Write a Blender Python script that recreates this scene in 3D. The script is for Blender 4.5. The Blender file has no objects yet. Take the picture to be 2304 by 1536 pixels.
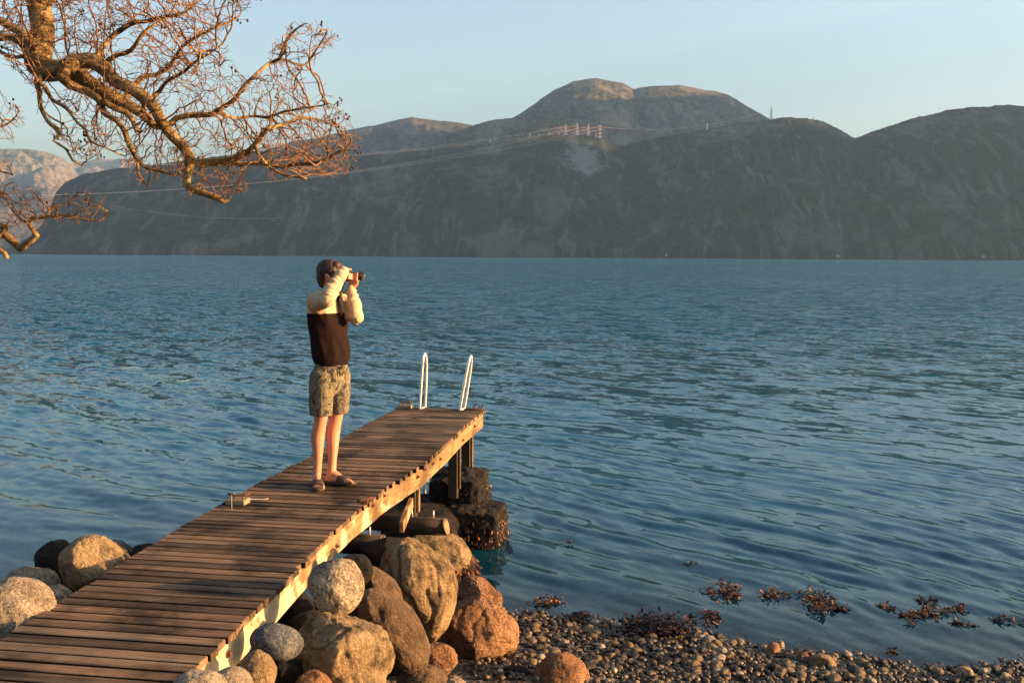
import bpy, math, random
import numpy as np
from mathutils import Vector, Matrix, noise as mnoise, Quaternion

random.seed(7)
rng = np.random.default_rng(7)
SC = bpy.context.scene
COL = SC.collection
R = math.radians

# ------------------------------------------------------------------ camera
F = 2240.0                      # focal length in pixels of the 2304 px wide photograph
CAMZ = 3.05                     # eye height over the water
PITCH = math.atan((768 - 576) / F)
ROLL = R(0.35)
_fw = Vector((0, math.cos(PITCH), -math.sin(PITCH)))
_rt = Vector((1, 0, 0))
_up = _rt.cross(_fw)
RT = _rt * math.cos(ROLL) + _up * math.sin(ROLL)
UP = -_rt * math.sin(ROLL) + _up * math.cos(ROLL)
CAM = Vector((0, 0, CAMZ))
cd = bpy.data.cameras.new('camera')
cam = bpy.data.objects.new('camera', cd)
COL.objects.link(cam)
cd.sensor_width = 36.0
cd.lens = 36.0 * F / 2304
cd.clip_start = 0.1
cd.clip_end = 60000
m = Matrix((RT, UP, -_fw)).transposed().to_4x4()
m.translation = CAM
cam.matrix_world = m
SC.camera = cam

# ------------------------------------------------------------------ light
SUN_EL, SUN_AZ = 10.0, 94.0     # azimuth clockwise from +Y
sun_dir = Vector((math.sin(R(SUN_AZ)) * math.cos(R(SUN_EL)), math.cos(R(SUN_AZ)) * math.cos(R(SUN_EL)), math.sin(R(SUN_EL))))
w = bpy.data.worlds.new('World')
SC.world = w
w.use_nodes = True
nt = w.node_tree
bg = nt.nodes['Background']
sky = nt.nodes.new('ShaderNodeTexSky')
sky.sky_type = 'NISHITA'
sky.sun_disc = False
sky.sun_elevation = R(SUN_EL)
sky.sun_rotation = R(SUN_AZ)
sky.air_density = 1.0
sky.dust_density = 4.5
sky.ozone_density = 1.8
nt.links.new(sky.outputs[0], bg.inputs[0])
bg.inputs[1].default_value = 0.086
sd = bpy.data.lights.new('sun', 'SUN')
sd.energy = 5.0
sd.angle = R(0.5)
sd.color = (1.0, 0.57, 0.25)
so = bpy.data.objects.new('sun', sd)
COL.objects.link(so)
so.rotation_euler = (-sun_dir).to_track_quat('-Z', 'Y').to_euler()
SC.view_settings.view_transform = 'Standard'
SC.view_settings.look = 'None'
SC.view_settings.exposure = 2.28
SC.view_settings.gamma = 1.0
SC.render.engine = 'CYCLES'
SC.cycles.use_denoising = True
SC.cycles.max_bounces = 6
SC.cycles.volume_bounces = 0
SC.cycles.transparent_max_bounces = 8

# ------------------------------------------------------------------ helpers
def ray(px, py):
    d = _fw + RT * ((px - 1152) / F) + UP * ((768 - py) / F)
    return d / d.y

def at(px, py, y):              # the point seen at a photo pixel, y metres ahead
    return CAM + ray(px, py) * y

def onz(px, py, z):
    d = ray(px, py)
    return CAM + d * ((z - CAMZ) / d.z)

def link(name, verts, faces, mat=None, parent=None, smooth=True):
    me = bpy.data.meshes.new(name)
    me.from_pydata([tuple(v) for v in verts], [], faces)
    me.update()
    if smooth:
        me.shade_smooth()
    o = bpy.data.objects.new(name, me)
    COL.objects.link(o)
    if mat:
        for mm in (mat if isinstance(mat, (list, tuple)) else [mat]):
            me.materials.append(mm)
    if parent:
        o.parent = parent
    return o

def tag(o, label=None, cat=None, group=None, kind=None):
    if label: o['label'] = label
    if cat: o['category'] = cat
    if group: o['group'] = group
    if kind: o['kind'] = kind
    return o

def empty(name, loc=(0, 0, 0), rz=0):
    o = bpy.data.objects.new(name, None)
    COL.objects.link(o)
    o.location = loc
    o.rotation_euler = (0, 0, rz)
    return o

class MB:
    def __init__(s): s.v, s.f, s.t = [], [], []
    def add(s, v, f, tone=0.5):
        n = len(s.v)
        s.v += [tuple(x) for x in v]
        s.f += [tuple(i + n for i in q) for q in f]
        s.t += [tone] * len(v)
    def box(s, c, half, M=None, tone=0.5, bev=0.0):
        hx, hy, hz = half
        if bev <= 0:
            v = [Vector((x * hx, y * hy, z * hz)) for z in (-1, 1) for y in (-1, 1) for x in (-1, 1)]
            f = [(0, 2, 3, 1), (4, 5, 7, 6), (0, 1, 5, 4), (2, 6, 7, 3), (0, 4, 6, 2), (1, 3, 7, 5)]
        else:
            b = bev
            v, idx = [], {}
            for ax in range(3):
                for sx in (-1, 1):
                    for sy in (-1, 1):
                        for sz in (-1, 1):
                            p = [sx * (hx - b), sy * (hy - b), sz * (hz - b)]
                            p[ax] = (sx * hx, sy * hy, sz * hz)[ax]
                            idx[(ax, sx, sy, sz)] = len(v)
                            v.append(Vector(p))
            I = idx
            f = []
            for s_ in (-1, 1):
                q = [(0, s_, -1, -1), (0, s_, 1, -1), (0, s_, 1, 1), (0, s_, -1, 1)]; f.append([I[k] for k in (q if s_ > 0 else q[::-1])])
                q = [(1, -1, s_, -1), (1, -1, s_, 1), (1, 1, s_, 1), (1, 1, s_, -1)]; f.append([I[k] for k in (q if s_ > 0 else q[::-1])])
                q = [(2, -1, -1, s_), (2, 1, -1, s_), (2, 1, 1, s_), (2, -1, 1, s_)]; f.append([I[k] for k in (q if s_ > 0 else q[::-1])])
            for a, b2 in ((0, 1), (1, 2), (0, 2)):
                c3 = 3 - a - b2
                for s1 in (-1, 1):
                    for s2 in (-1, 1):
                        def key(ax, s3):
                            k = [0, 0, 0]; k[a] = s1; k[b2] = s2; k[c3] = s3
                            return I[(ax, *k)]
                        q = [key(a, -1), key(a, 1), key(b2, 1), key(b2, -1)]
                        n = (v[q[1]] - v[q[0]]).cross(v[q[2]] - v[q[1]])
                        ctr = sum((v[i] for i in q), Vector()) / 4
                        f.append(q if n.dot(ctr) > 0 else q[::-1])
            for sx in (-1, 1):
                for sy in (-1, 1):
                    for sz in (-1, 1):
                        q = [I[(0, sx, sy, sz)], I[(1, sx, sy, sz)], I[(2, sx, sy, sz)]]
                        f.append(q if sx * sy * sz > 0 else q[::-1])
        if M is not None: v = [M @ x for x in v]
        c = Vector(c)
        s.add([x + c for x in v], f, tone)
    def tube(s, pts, rad, n=8, tone=0.5, cap=True, flat=None):
        pts = [Vector(p) for p in pts]
        if not isinstance(rad, (list, tuple)): rad = [rad] * len(pts)
        d0 = (pts[1] - pts[0]).normalized()
        a = d0.orthogonal().normalized()
        if flat is not None:
            a = (Vector(flat) - d0 * Vector(flat).dot(d0)).normalized()
        V, Fc = [], []
        for i, p in enumerate(pts):
            if i == 0: d = pts[1] - p
            elif i == len(pts) - 1: d = p - pts[i - 1]
            else: d = (pts[i + 1] - p).normalized() + (p - pts[i - 1]).normalized()
            d.normalize()
            a = (a - d * a.dot(d)).normalized()
            b = d.cross(a)
            r = rad[i]
            ra, rb = r if isinstance(r, (list, tuple)) else (r, r)
            for k in range(n):
                t = 2 * math.pi * k / n
                V.append(p + a * (math.cos(t) * ra) + b * (math.sin(t) * rb))
        for i in range(len(pts) - 1):
            for k in range(n):
                k2 = (k + 1) % n
                Fc.append((i * n + k, i * n + k2, (i + 1) * n + k2, (i + 1) * n + k))
        if cap:
            Fc.append(tuple(range(n))[::-1])
            Fc.append(tuple((len(pts) - 1) * n + k for k in range(n)))
        s.add(V, Fc, tone)
    def build(s, name, mat, parent=None, smooth=True):
        o = link(name, s.v, s.f, mat, parent, smooth)
        at_ = o.data.attributes.new('tone', 'FLOAT', 'POINT')
        at_.data.foreach_set('value', s.t)
        return o

_ico = {}
def ico(n):
    if n in _ico: return _ico[n]
    t = (1 + 5 ** .5) / 2
    v = [Vector(x).normalized() for x in ((-1, t, 0), (1, t, 0), (-1, -t, 0), (1, -t, 0), (0, -1, t), (0, 1, t), (0, -1, -t), (0, 1, -t), (t, 0, -1), (t, 0, 1), (-t, 0, -1), (-t, 0, 1))]
    f = [(0, 11, 5), (0, 5, 1), (0, 1, 7), (0, 7, 10), (0, 10, 11), (1, 5, 9), (5, 11, 4), (11, 10, 2), (10, 7, 6), (7, 1, 8), (3, 9, 4), (3, 4, 2), (3, 2, 6), (3, 6, 8), (3, 8, 9), (4, 9, 5), (2, 4, 11), (6, 2, 10), (8, 6, 7), (9, 8, 1)]
    for _ in range(n):
        cache, nf = {}, []
        def mid(a, b):
            k = (min(a, b), max(a, b))
            if k not in cache:
                cache[k] = len(v); v.append(((v[a] + v[b]) / 2).normalized())
            return cache[k]
        for a, b, c in f:
            ab, bc, ca = mid(a, b), mid(b, c), mid(c, a)
            nf += [(a, ab, ca), (b, bc, ab), (c, ca, bc), (ab, bc, ca)]
        f = nf
    _ico[n] = (v, f)
    return _ico[n]

def fract(p, H=1.0, lac=2.0, octv=4):
    return mnoise.fractal(p, H, lac, octv)

def pchip(x, xs, ys):
    return float(np.interp(x, xs, ys))

# ------------------------------------------------------------------ materials
class NM:
    def __init__(s, name, rough=0.8, spec=0.3):
        s.m = bpy.data.materials.new(name); s.m.use_nodes = True
        s.t = s.m.node_tree
        s.b = s.t.nodes['Principled BSDF']
        s.b.inputs['Roughness'].default_value = rough
        s.b.inputs['Specular IOR Level'].default_value = spec
        s.tc = s.t.nodes.new('ShaderNodeTexCoord').outputs['Object']
    def n(s, typ, **kw):
        x = s.t.nodes.new(typ)
        for k, v in kw.items():
            if k[0] == '_': setattr(x, k[1:], v)
            else:
                inp = x.inputs[int(k[1:])] if k[0] == 'i' and k[1:].isdigit() else x.inputs[k]
                s.set(inp, v)
        return x
    def set(s, inp, v):
        if isinstance(v, bpy.types.NodeSocket): s.t.links.new(v, inp)
        else: inp.default_value = v
    def map(s, scale=(1, 1, 1), rot=(0, 0, 0), src=None):
        x = s.n('ShaderNodeMapping'); s.set(x.inputs['Vector'], src or s.tc)
        x.inputs['Scale'].default_value = scale; x.inputs['Rotation'].default_value = rot
        return x.outputs[0]
    def noise(s, scale, detail=4, rough=0.55, vec=None, dist=0.0, color=False):
        x = s.n('ShaderNodeTexNoise')
        s.set(x.inputs['Vector'], vec or s.tc)
        x.inputs['Scale'].default_value = scale; x.inputs['Detail'].default_value = detail
        x.inputs['Roughness'].default_value = rough; x.inputs['Distortion'].default_value = dist
        return x.outputs['Color' if color else 'Fac']
    def voro(s, scale, vec=None, feature='F1', out='Distance'):
        x = s.n('ShaderNodeTexVoronoi', _feature=feature); s.set(x.inputs['Vector'], vec or s.tc)
        x.inputs['Scale'].default_value = scale
        return x.outputs[out]
    def ramp(s, fac, stops):
        x = s.n('ShaderNodeValToRGB'); s.set(x.inputs[0], fac)
        e = x.color_ramp.elements
        while len(e) > len(stops): e.remove(e[-1])
        while len(e) < len(stops): e.new(0.5)
        for k, (p, c) in enumerate(stops):
            e[k].position = p
            e[k].color = (*c, 1) if isinstance(c, (tuple, list)) else (c, c, c, 1)
        return x.outputs[0]
    def mix(s, fac, a, b, mode='MIX'):
        x = s.n('ShaderNodeMix', _data_type='RGBA', _blend_type=mode)
        s.set(x.inputs[0], fac)
        for i, v in ((6, a), (7, b)):
            if isinstance(v, (tuple, list)): v = (*v, 1)
            s.set(x.inputs[i], v)
        return x.outputs[2]
    def math(s, op, a, b=0.0, c=None, clamp=False):
        x = s.n('ShaderNodeMath', _operation=op, _use_clamp=clamp)
        s.set(x.inputs[0], a); s.set(x.inputs[1], b)
        if c is not None: s.set(x.inputs[2], c)
        return x.outputs[0]
    def attr(s, name):
        x = s.n('ShaderNodeAttribute', _attribute_name=name)
        return x.outputs['Fac']
    def rnd(s):
        return s.n('ShaderNodeObjectInfo').outputs['Random']
    def bump(s, h, strength=0.5, dist=0.01, prev=None):
        x = s.n('ShaderNodeBump'); s.set(x.inputs['Height'], h)
        x.inputs['Strength'].default_value = strength; x.inputs['Distance'].default_value = dist
        if prev is not None: s.set(x.inputs['Normal'], prev)
        s.set(s.b.inputs['Normal'], x.outputs[0])
        return x.outputs[0]
    def col(s, v):
        s.set(s.b.inputs['Base Color'], (*v, 1) if isinstance(v, (tuple, list)) else v)
        return s

def plain(name, c, rough=0.6, spec=0.4, metal=0.0, var=0.15, sc=20):
    k = NM(name, rough, spec)
    n_ = k.noise(sc, 4)
    k.col(k.mix(n_, tuple(x * (1 - var) for x in c), tuple(min(1, x * (1 + var)) for x in c)))
    k.b.inputs['Metallic'].default_value = metal
    return k.m

def rock_mat(name, cols, speck=0.35, dark=0.5, bumpy=1.0, rough=0.85, barn=0.0, wet=None):
    k = NM(name, rough, 0.25)
    r = k.rnd()
    off = k.n('ShaderNodeVectorMath', _operation='ADD'); k.set(off.inputs[0], k.tc)
    cv = k.n('ShaderNodeCombineXYZ'); k.set(cv.inputs[0], k.math('MULTIPLY', r, 37.0)); k.set(cv.inputs[1], k.math('MULTIPLY', r, 11.0))
    k.set(off.inputs[1], cv.outputs[0]); v = off.outputs[0]
    big = k.noise(2.2, 5, 0.6, v, 0.4)
    base = k.ramp(big, [(0.3, cols[0]), (0.5, cols[1]), (0.7, cols[2])])
    sp = k.noise(85, 3, 0.7, v)
    base = k.mix(k.math('MULTIPLY', k.ramp(sp, [(0.42, 1.0), (0.52, 0.0)]), speck), base, tuple(x * 0.22 for x in cols[0]))
    sp2 = k.noise(60, 3, 0.7, v)
    base = k.mix(k.math('MULTIPLY', k.ramp(sp2, [(0.55, 0.0), (0.64, 1.0)]), speck * 0.8), base, tuple(min(.75, x * 1.7) for x in cols[2]))
    st = k.noise(5.5, 7, 0.72, v, 0.8)
    base = k.mix(k.math('MULTIPLY', k.ramp(st, [(0.5, 0.0), (0.62, 1.0)]), dark), base, tuple(x * 0.25 for x in cols[0]))
    if barn > 0:
        vo = k.voro(70, v)
        pt = k.noise(4, 4, 0.6, v)
        msk = k.math('MULTIPLY', k.ramp(vo, [(0.18, 1.0), (0.32, 0.0)]), k.ramp(pt, [(0.42, 0.0), (0.55, 1.0)]))
        base = k.mix(k.math('MULTIPLY', msk, barn), base, (0.55, 0.46, 0.36))
    k.col(base)
    h = k.math('ADD', k.math('MULTIPLY', k.noise(16, 8, 0.68, v), 1.0), k.math('MULTIPLY', k.noise(70, 5, 0.7, v), 0.35))
    cr = k.math('MULTIPLY', k.ramp(k.noise(4.5, 4, 0.6, v, 1.5), [(0.48, 1.0), (0.5, 0.0), (0.52, 1.0)]), 0.10)
    k.bump(k.math('ADD', h, cr), min(1.0, 0.9 * bumpy), 0.05)
    return k.m

M = {}
M['granite'] = rock_mat('speckled_granite', [(.15, .105, .062), (.30, .23, .15), (.46, .375, .265)], 0.6, 0.75, 1.3)
M['pale'] = rock_mat('pale_granite', [(.18, .125, .078), (.32, .25, .175), (.45, .37, .28)], 0.5, 0.5, 1.1)
M['tan'] = rock_mat('tan_boulder', [(.12, .075, .032), (.245, .16, .078), (.36, .26, .14)], 0.4, 0.75, 1.5)
M['brown'] = rock_mat('brown_boulder', [(.065, .038, .020), (.125, .076, .040), (.19, .12, .064)], 0.35, 0.7, 1.4)
M['rust'] = rock_mat('rusty_boulder', [(.13, .055, .022), (.24, .11, .048), (.35, .19, .09)], 0.4, 0.6, 1.5, barn=0.7)
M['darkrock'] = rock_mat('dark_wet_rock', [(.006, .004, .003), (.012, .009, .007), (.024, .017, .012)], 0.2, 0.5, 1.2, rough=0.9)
M['greyrock'] = rock_mat('blue_grey_rock', [(.055, .058, .062), (.10, .105, .11), (.18, .165, .145)], 0.5, 0.5, 1.0)

def wood_mat(name, c0, c1, c2, ax=0, rough=0.75, stain=0.5, pale=None):
    k = NM(name, rough, 0.25)
    sc = [40, 40, 40]; sc[ax] = 1.6
    v = k.map(tuple(sc))
    t = k.attr('tone')
    off = k.n('ShaderNodeVectorMath', _operation='ADD'); k.set(off.inputs[0], v)
    cv = k.n('ShaderNodeCombineXYZ'); k.set(cv.inputs[0], k.math('MULTIPLY', t, 91.0)); k.set(cv.inputs[2], k.math('MULTIPLY', t, 47.0))
    k.set(off.inputs[1], cv.outputs[0]); v = off.outputs[0]
    g = k.noise(1.0, 6, 0.62, v, 0.3)
    base = k.ramp(g, [(0.25, c0), (0.5, c1), (0.75, c2)])
    big = k.noise(2.3, 5, 0.65)
    base = k.mix(k.math('MULTIPLY', k.ramp(big, [(0.44, 0.0), (0.58, 1.0)]), stain), base, tuple(x * 0.35 for x in c0))
    # board to board variation
    if ax == 0 and name.startswith('weathered'):
        gv = k.noise(1.1, 4, .6, k.map((.5, 6, 1)))
        base = k.mix(k.ramp(gv, [(.50, 0.0), (.68, .5)]), base, (.20, .14, .088))
    hv = k.n('ShaderNodeHueSaturation'); k.set(hv.inputs['Color'], base); k.set(hv.inputs['Value'], k.math('MULTIPLY_ADD', t, 1.1, 0.45))
    hv.inputs['Saturation'].default_value = 1.0
    base = hv.outputs[0]
    if pale:
        pn = k.noise(4.5, 4, 0.6, k.map((1, 1, 1)))
        sy_ = k.n('ShaderNodeSeparateXYZ'); k.set(sy_.inputs[0], k.tc)
        thr = k.math('MULTIPLY_ADD', sy_.outputs[1], -.07, .48)
        base = k.mix(k.ramp(k.math('ADD', pn, thr), [(0.5, 0.0), (0.62, 1.0)]), base, pale)
    k.col(base)
    k.bump(k.math('ADD', g, k.math('MULTIPLY', k.noise(60, 3), 0.2)), 0.7, 0.008)
    return k.m
M['deck'] = wood_mat('weathered_deck_wood', (.026, .014, .007), (.112, .064, .033), (.24, .152, .085), 0, rough=.9, stain=0.85)
M['deckside'] = plain('gap_shade_plank_sides', (.016, .011, .007), .95, .05, 0, .4, 12)  # near-black colour on the board sides stands in for shade in the gaps
M['beam'] = wood_mat('pale_beam_wood', (.095, .052, .021), (.185, .11, .047), (.28, .185, .09), 1, stain=0.75, pale=(.42, .33, .21))
M['post'] = wood_mat('dark_post_wood', (.022, .014, .009), (.045, .03, .018), (.08, .05, .03), 2, stain=0.5)
M['log'] = wood_mat('dark_log_wood', (.018, .012, .009), (.035, .024, .016), (.06, .042, .028), 0, stain=0.5)
M['logend'] = plain('log_end_grain', (.20, .135, .07), 0.8, 0.2, 0, 0.35, 30)
M['blockwood'] = wood_mat('pale_block_wood', (.13, .09, .05), (.20, .145, .09), (.28, .21, .13), 0, stain=0.3)
M['steel'] = plain('brushed_steel', (.62, .61, .58), 0.28, 0.5, 0.55, 0.06)
M['rust_iron'] = plain('rusty_iron', (.11, .045, .025), 0.8, 0.3, 0.2, 0.5, 60)
M['galv'] = plain('galvanised_steel', (.42, .40, .38), 0.5, 0.5, 0.4, 0.1)

# ------------------------------------------------------------------ terrain
def shore(x):
    return 8.17 - 0.27 * x + 0.15 * math.sin(x * 1.7) + 0.06 * math.sin(x * 5.1 + 1)

def sg(t):
    return 1 / (1 + math.exp(max(-50, min(50, t))))

def ground_z(x, y):
    d = shore(max(-3, min(x, 9))) - y                      # metres inland of the waterline
    z = 0.115 * d if d > 0 else 0.13 * d
    z += 0.02 * math.sin(x * 2.3 + y * 3.1) * min(1, abs(d))
    # boulder bank beside the pier
    u = x + 1.55
    g = math.exp(-(u / 1.9) ** 2)
    z += g * 0.28 * sg((y - 5.2) * 2.4)
    z += 0.18 * math.exp(-((x + 1.5) / 1.2) ** 2) * sg((y - 7.0) * 3)
    # the bank the photographer stands on
    z += 0.7 * sg((y - 0.9) * 3)
    z += 0.40 * sg((x + 3.4) * 2.2) * sg((y - 5.6) * 1.6)
    return max(z, -9 - 0.002 * max(0, y))

xs = np.concatenate([np.linspace(-400, -14, 22), np.linspace(-13, 13, 210), np.linspace(14, 400, 22)])
ys = np.concatenate([np.linspace(-60, -4, 10), np.linspace(-3, 14, 170), np.geomspace(14.5, 600, 30)])
V, Fc = [], []
for y in ys:
    for x in xs:
        V.append((x, y, ground_z(x, y) + (0.012 * mnoise.noise(Vector((x * 4, y * 4, 0))) if abs(x) < 14 and y < 15 else 0)))
nx = len(xs)
for j in range(len(ys) - 1):
    for i in range(nx - 1):
        Fc.append((j * nx + i, j * nx + i + 1, (j + 1) * nx + i + 1, (j + 1) * nx + i))
k = NM('shingle_ground', 0.75, 0.35)
vo = k.voro(26, None, 'F1', 'Color')
hsv = k.n('ShaderNodeSeparateColor'); k.set(hsv.inputs[0], vo)
base = k.ramp(hsv.outputs[0], [(0.0, (.02, .014, .009)), (0.5, (.05, .035, .022)), (1.0, (.11, .08, .05))])
base = k.mix(k.ramp(k.noise(1.3, 5, 0.6), [(0.45, 0.0), (0.6, 0.8)]), base, (.035, .022, .010))
k.col(base)
k.bump(k.math('SUBTRACT', 1.0, k.voro(26)), 1.0, 0.03)
tag(link('ground', V, Fc, k.m), 'dark shingle ground and seabed of the shore', None, None, 'structure')

# ------------------------------------------------------------------ water
f2 = F * 1024 / 2304
ps = np.concatenate([np.arange(0.55, 60, 0.55), np.arange(60, 250, 0.8), np.arange(250, 720, 1.25)])
yw = CAMZ * f2 / ps
yw = yw[yw < 5600][::-1]
yw = np.concatenate([[2.0, 3.0, 3.8], yw])
tans = np.tan(np.radians(np.concatenate([np.linspace(-75, -33, 40), np.linspace(-32.8, 30.8, 660), np.linspace(31, 75, 44)])))
YY, TT = np.meshgrid(yw, tans, indexing='ij')
XX = YY * TT
sp_y = np.gradient(yw)[:, None] * np.ones_like(XX)
sp_x = np.abs(np.gradient(XX, axis=1))
spc = np.maximum(np.minimum(sp_y * 0.9, 50), sp_x)
Z = np.zeros_like(XX)
wx = XX + 0.35 * np.sin(XX * 0.31 + YY * 0.43) + 0.2 * np.sin(XX * 0.9 - YY * 0.6 + 1.3)
wy = YY + 0.35 * np.sin(XX * 0.37 - YY * 0.29 + 2.0)
main = math.atan2(-0.757, -0.60)
for i in range(100):
    lam = 0.17 * (9.0 ** rng.random())
    a = main + rng.normal(0, 0.24 if lam > 0.7 else 0.42)
    amp = 0.0034 * lam / (1 + (lam / 0.9) ** 2) ** 0.5 * (0.5 + rng.random())
    kx, ky = 2 * math.pi / lam * math.cos(a), 2 * math.pi / lam * math.sin(a)
    fade = np.clip((lam / spc - 2.2) / 2.5, 0, 1)
    ph = kx * wx + ky * wy + rng.random() * 6.28
    s_ = np.sin(ph)
    Z += amp * fade * (s_ + 0.22 * np.cos(2 * ph))
env = 0.75 + 0.45 * np.sin(XX * 0.21 + 0.5 * np.sin(YY * 0.2)) * np.sin(YY * 0.17 + 1.0)
Z *= env
shz = np.vectorize(ground_z)(np.clip(XX[yw < 60], -390, 390), YY[yw < 60])
depth = np.full_like(XX, 9.0)
depth[yw < 60] = -shz
Z *= np.clip(0.25 + depth / 0.5, 0.12, 1)
verts = np.stack([XX, YY, Z], -1).reshape(-1, 3)
ny_, nx_ = XX.shape
idx = np.arange(ny_ * nx_).reshape(ny_, nx_)
quads = np.stack([idx[:-1, :-1], idx[:-1, 1:], idx[1:, 1:], idx[1:, :-1]], -1).reshape(-1, 4)
me = bpy.data.meshes.new('water')
me.vertices.add(len(verts)); me.vertices.foreach_set('co', verts.astype(np.float32).ravel())
me.loops.add(quads.size); me.loops.foreach_set('vertex_index', quads.astype(np.int32).ravel())
me.polygons.add(len(quads)); me.polygons.foreach_set('loop_start', np.arange(0, quads.size, 4, dtype=np.int32))
me.update(calc_edges=True)
me.shade_smooth()
a_ = me.attributes.new('depth', 'FLOAT', 'POINT'); a_.data.foreach_set('value', np.clip(depth, 0, 9).astype(np.float32).ravel())
water = bpy.data.objects.new('water', me); COL.objects.link(water)
tag(water, 'rippled blue fjord water', None, None, 'structure')

k = NM('sea_water')
k.t.nodes.remove(k.b)
geo = k.n('ShaderNodeNewGeometry')
rotv = (0, 0, math.atan2(-0.654, 0.757) * -1)
def slope(scale, stretch, amt, detail=3):
    v = k.map((1 / stretch, 1, 1), (0, 0, 0), k.map((1, 1, 1), rotv))
    c = k.noise(scale, detail, 0.6, v, 0.4, True)
    sx = k.n('ShaderNodeVectorMath', _operation='SUBTRACT'); k.set(sx.inputs[0], c); sx.inputs[1].default_value = (.5, .5, .5)
    mx = k.n('ShaderNodeVectorMath', _operation='MULTIPLY'); k.set(mx.inputs[0], sx.outputs[0])
    if isinstance(amt, float): mx.inputs[1].default_value = (amt, amt, 0)
    else:
        cc = k.n('ShaderNodeCombineXYZ'); k.set(cc.inputs[0], amt); k.set(cc.inputs[1], amt); k.set(mx.inputs[1], cc.outputs[0])
    return mx.outputs[0]
cd_ = k.n('ShaderNodeSeparateXYZ'); k.set(cd_.inputs[0], k.tc)
far = k.ramp(k.math('DIVIDE', cd_.outputs[1], 100.0), [(0.13, 0.0), (0.42, 1.0)])
wind = k.noise(0.035, 4, 0.6, k.map((1, 0.35, 1)))
wind = k.math('MULTIPLY_ADD', wind, 1.6, 0.2)
famt = k.math('MULTIPLY', far, wind)
acc = geo.outputs['Normal']
for s_ in (slope(5.0, 2.2, k.math('MULTIPLY_ADD', famt, 1.7, 0.10)), slope(1.9, 2.5, k.math('MULTIPLY_ADD', famt, 2.2, 0.10)), slope(0.45, 2.5, k.math('MULTIPLY', famt, 0.15)), slope(14.0, 1.5, 0.05, 2)):
    ad = k.n('ShaderNodeVectorMath', _operation='ADD'); k.set(ad.inputs[0], acc); k.set(ad.inputs[1], s_); acc = ad.outputs[0]
nn = k.n('ShaderNodeVectorMath', _operation='NORMALIZE'); k.set(nn.inputs[0], acc); N_ = nn.outputs[0]
fr = k.n('ShaderNodeFresnel'); fr.inputs['IOR'].default_value = 1.42; k.set(fr.inputs['Normal'], N_)
gl = k.n('ShaderNodeBsdfGlossy', _distribution='GGX'); gl.inputs['Roughness'].default_value = 0.04; k.set(gl.inputs['Normal'], N_)
body = k.n('ShaderNodeBsdfDiffuse'); body.inputs['Color'].default_value = (0.004, 0.074, 0.122, 1)
tr = k.n('ShaderNodeBsdfTransparent'); tr.inputs['Color'].default_value = (0.62, 0.80, 0.82, 1)
dp = k.attr('depth')
op = k.math('SUBTRACT', 1.0, k.math('POWER', 2.718, k.math('MULTIPLY', dp, -2.6)), clamp=True)
mb = k.n('ShaderNodeMixShader'); k.set(mb.inputs[0], op); k.set(mb.inputs[1], tr.outputs[0]); k.set(mb.inputs[2], body.outputs[0])
ms = k.n('ShaderNodeMixShader'); k.set(ms.inputs[0], fr.outputs[0]); k.set(ms.inputs[1], mb.outputs[0]); k.set(ms.inputs[2], gl.outputs[0])
out = [x for x in k.t.nodes if x.type == 'OUTPUT_MATERIAL'][0]
k.set(out.inputs[0], ms.outputs[0])
me.materials.append(k.m)

# ------------------------------------------------------------------ hills
def hill_mat(name, veg, rock, rockamt=0.5, scale=1.0, scar=None):
    k = NM(name, 0.95, 0.1)
    n1 = k.noise(0.05 * scale, 6, 0.7)
    n2 = k.noise(0.006 * scale, 6, 0.62, k.map((1, 1, 0.5)))
    base = k.ramp(n1, [(0.36, tuple(x * 0.25 for x in veg)), (0.64, tuple(x * 1.6 for x in veg))])
    base = k.mix(k.math('MULTIPLY', k.ramp(n2, [(0.54, 0.0), (0.62, 1.0)]), rockamt * 0.45), base, rock)
    strk = k.noise(0.014 * scale, 7, 0.75, k.map((2.0, 0.6, 0.22)), 0.6)
    base = k.mix(k.math('MULTIPLY', k.ramp(strk, [(0.52, 0.0), (0.64, 1.0)]), rockamt * 0.8), base, tuple(x * 0.8 for x in rock))
    if scar:
        c, r = scar
        d = k.n('ShaderNodeVectorMath', _operation='SUBTRACT'); k.set(d.inputs[0], k.tc); d.inputs[1].default_value = c
        d2 = k.n('ShaderNodeVectorMath', _operation='MULTIPLY'); k.set(d2.inputs[0], d.outputs[0]); d2.inputs[1].default_value = (1 / r[0], 0.0, 1 / r[1])
        ln = k.n('ShaderNodeVectorMath', _operation='LENGTH'); k.set(ln.inputs[0], d2.outputs[0])
        msk = k.math('SUBTRACT', 1.0, k.math('ADD', ln.outputs['Value'], k.math('MULTIPLY_ADD', k.noise(0.03, 6, 0.7, k.map((1, 1, .6))), 2.4, -1.2)), clamp=True)
        base = k.mix(k.ramp(msk, [(0.0, 0.0), (0.5, 0.85)]), base, (.15, .17, .18))
    k.col(base)
    k.bump(k.math('ADD', n1, k.math('MULTIPLY', k.noise(0.16 * scale, 4, 0.7), 0.4)), 0.9, 14 / scale)
    return k.m

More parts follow.
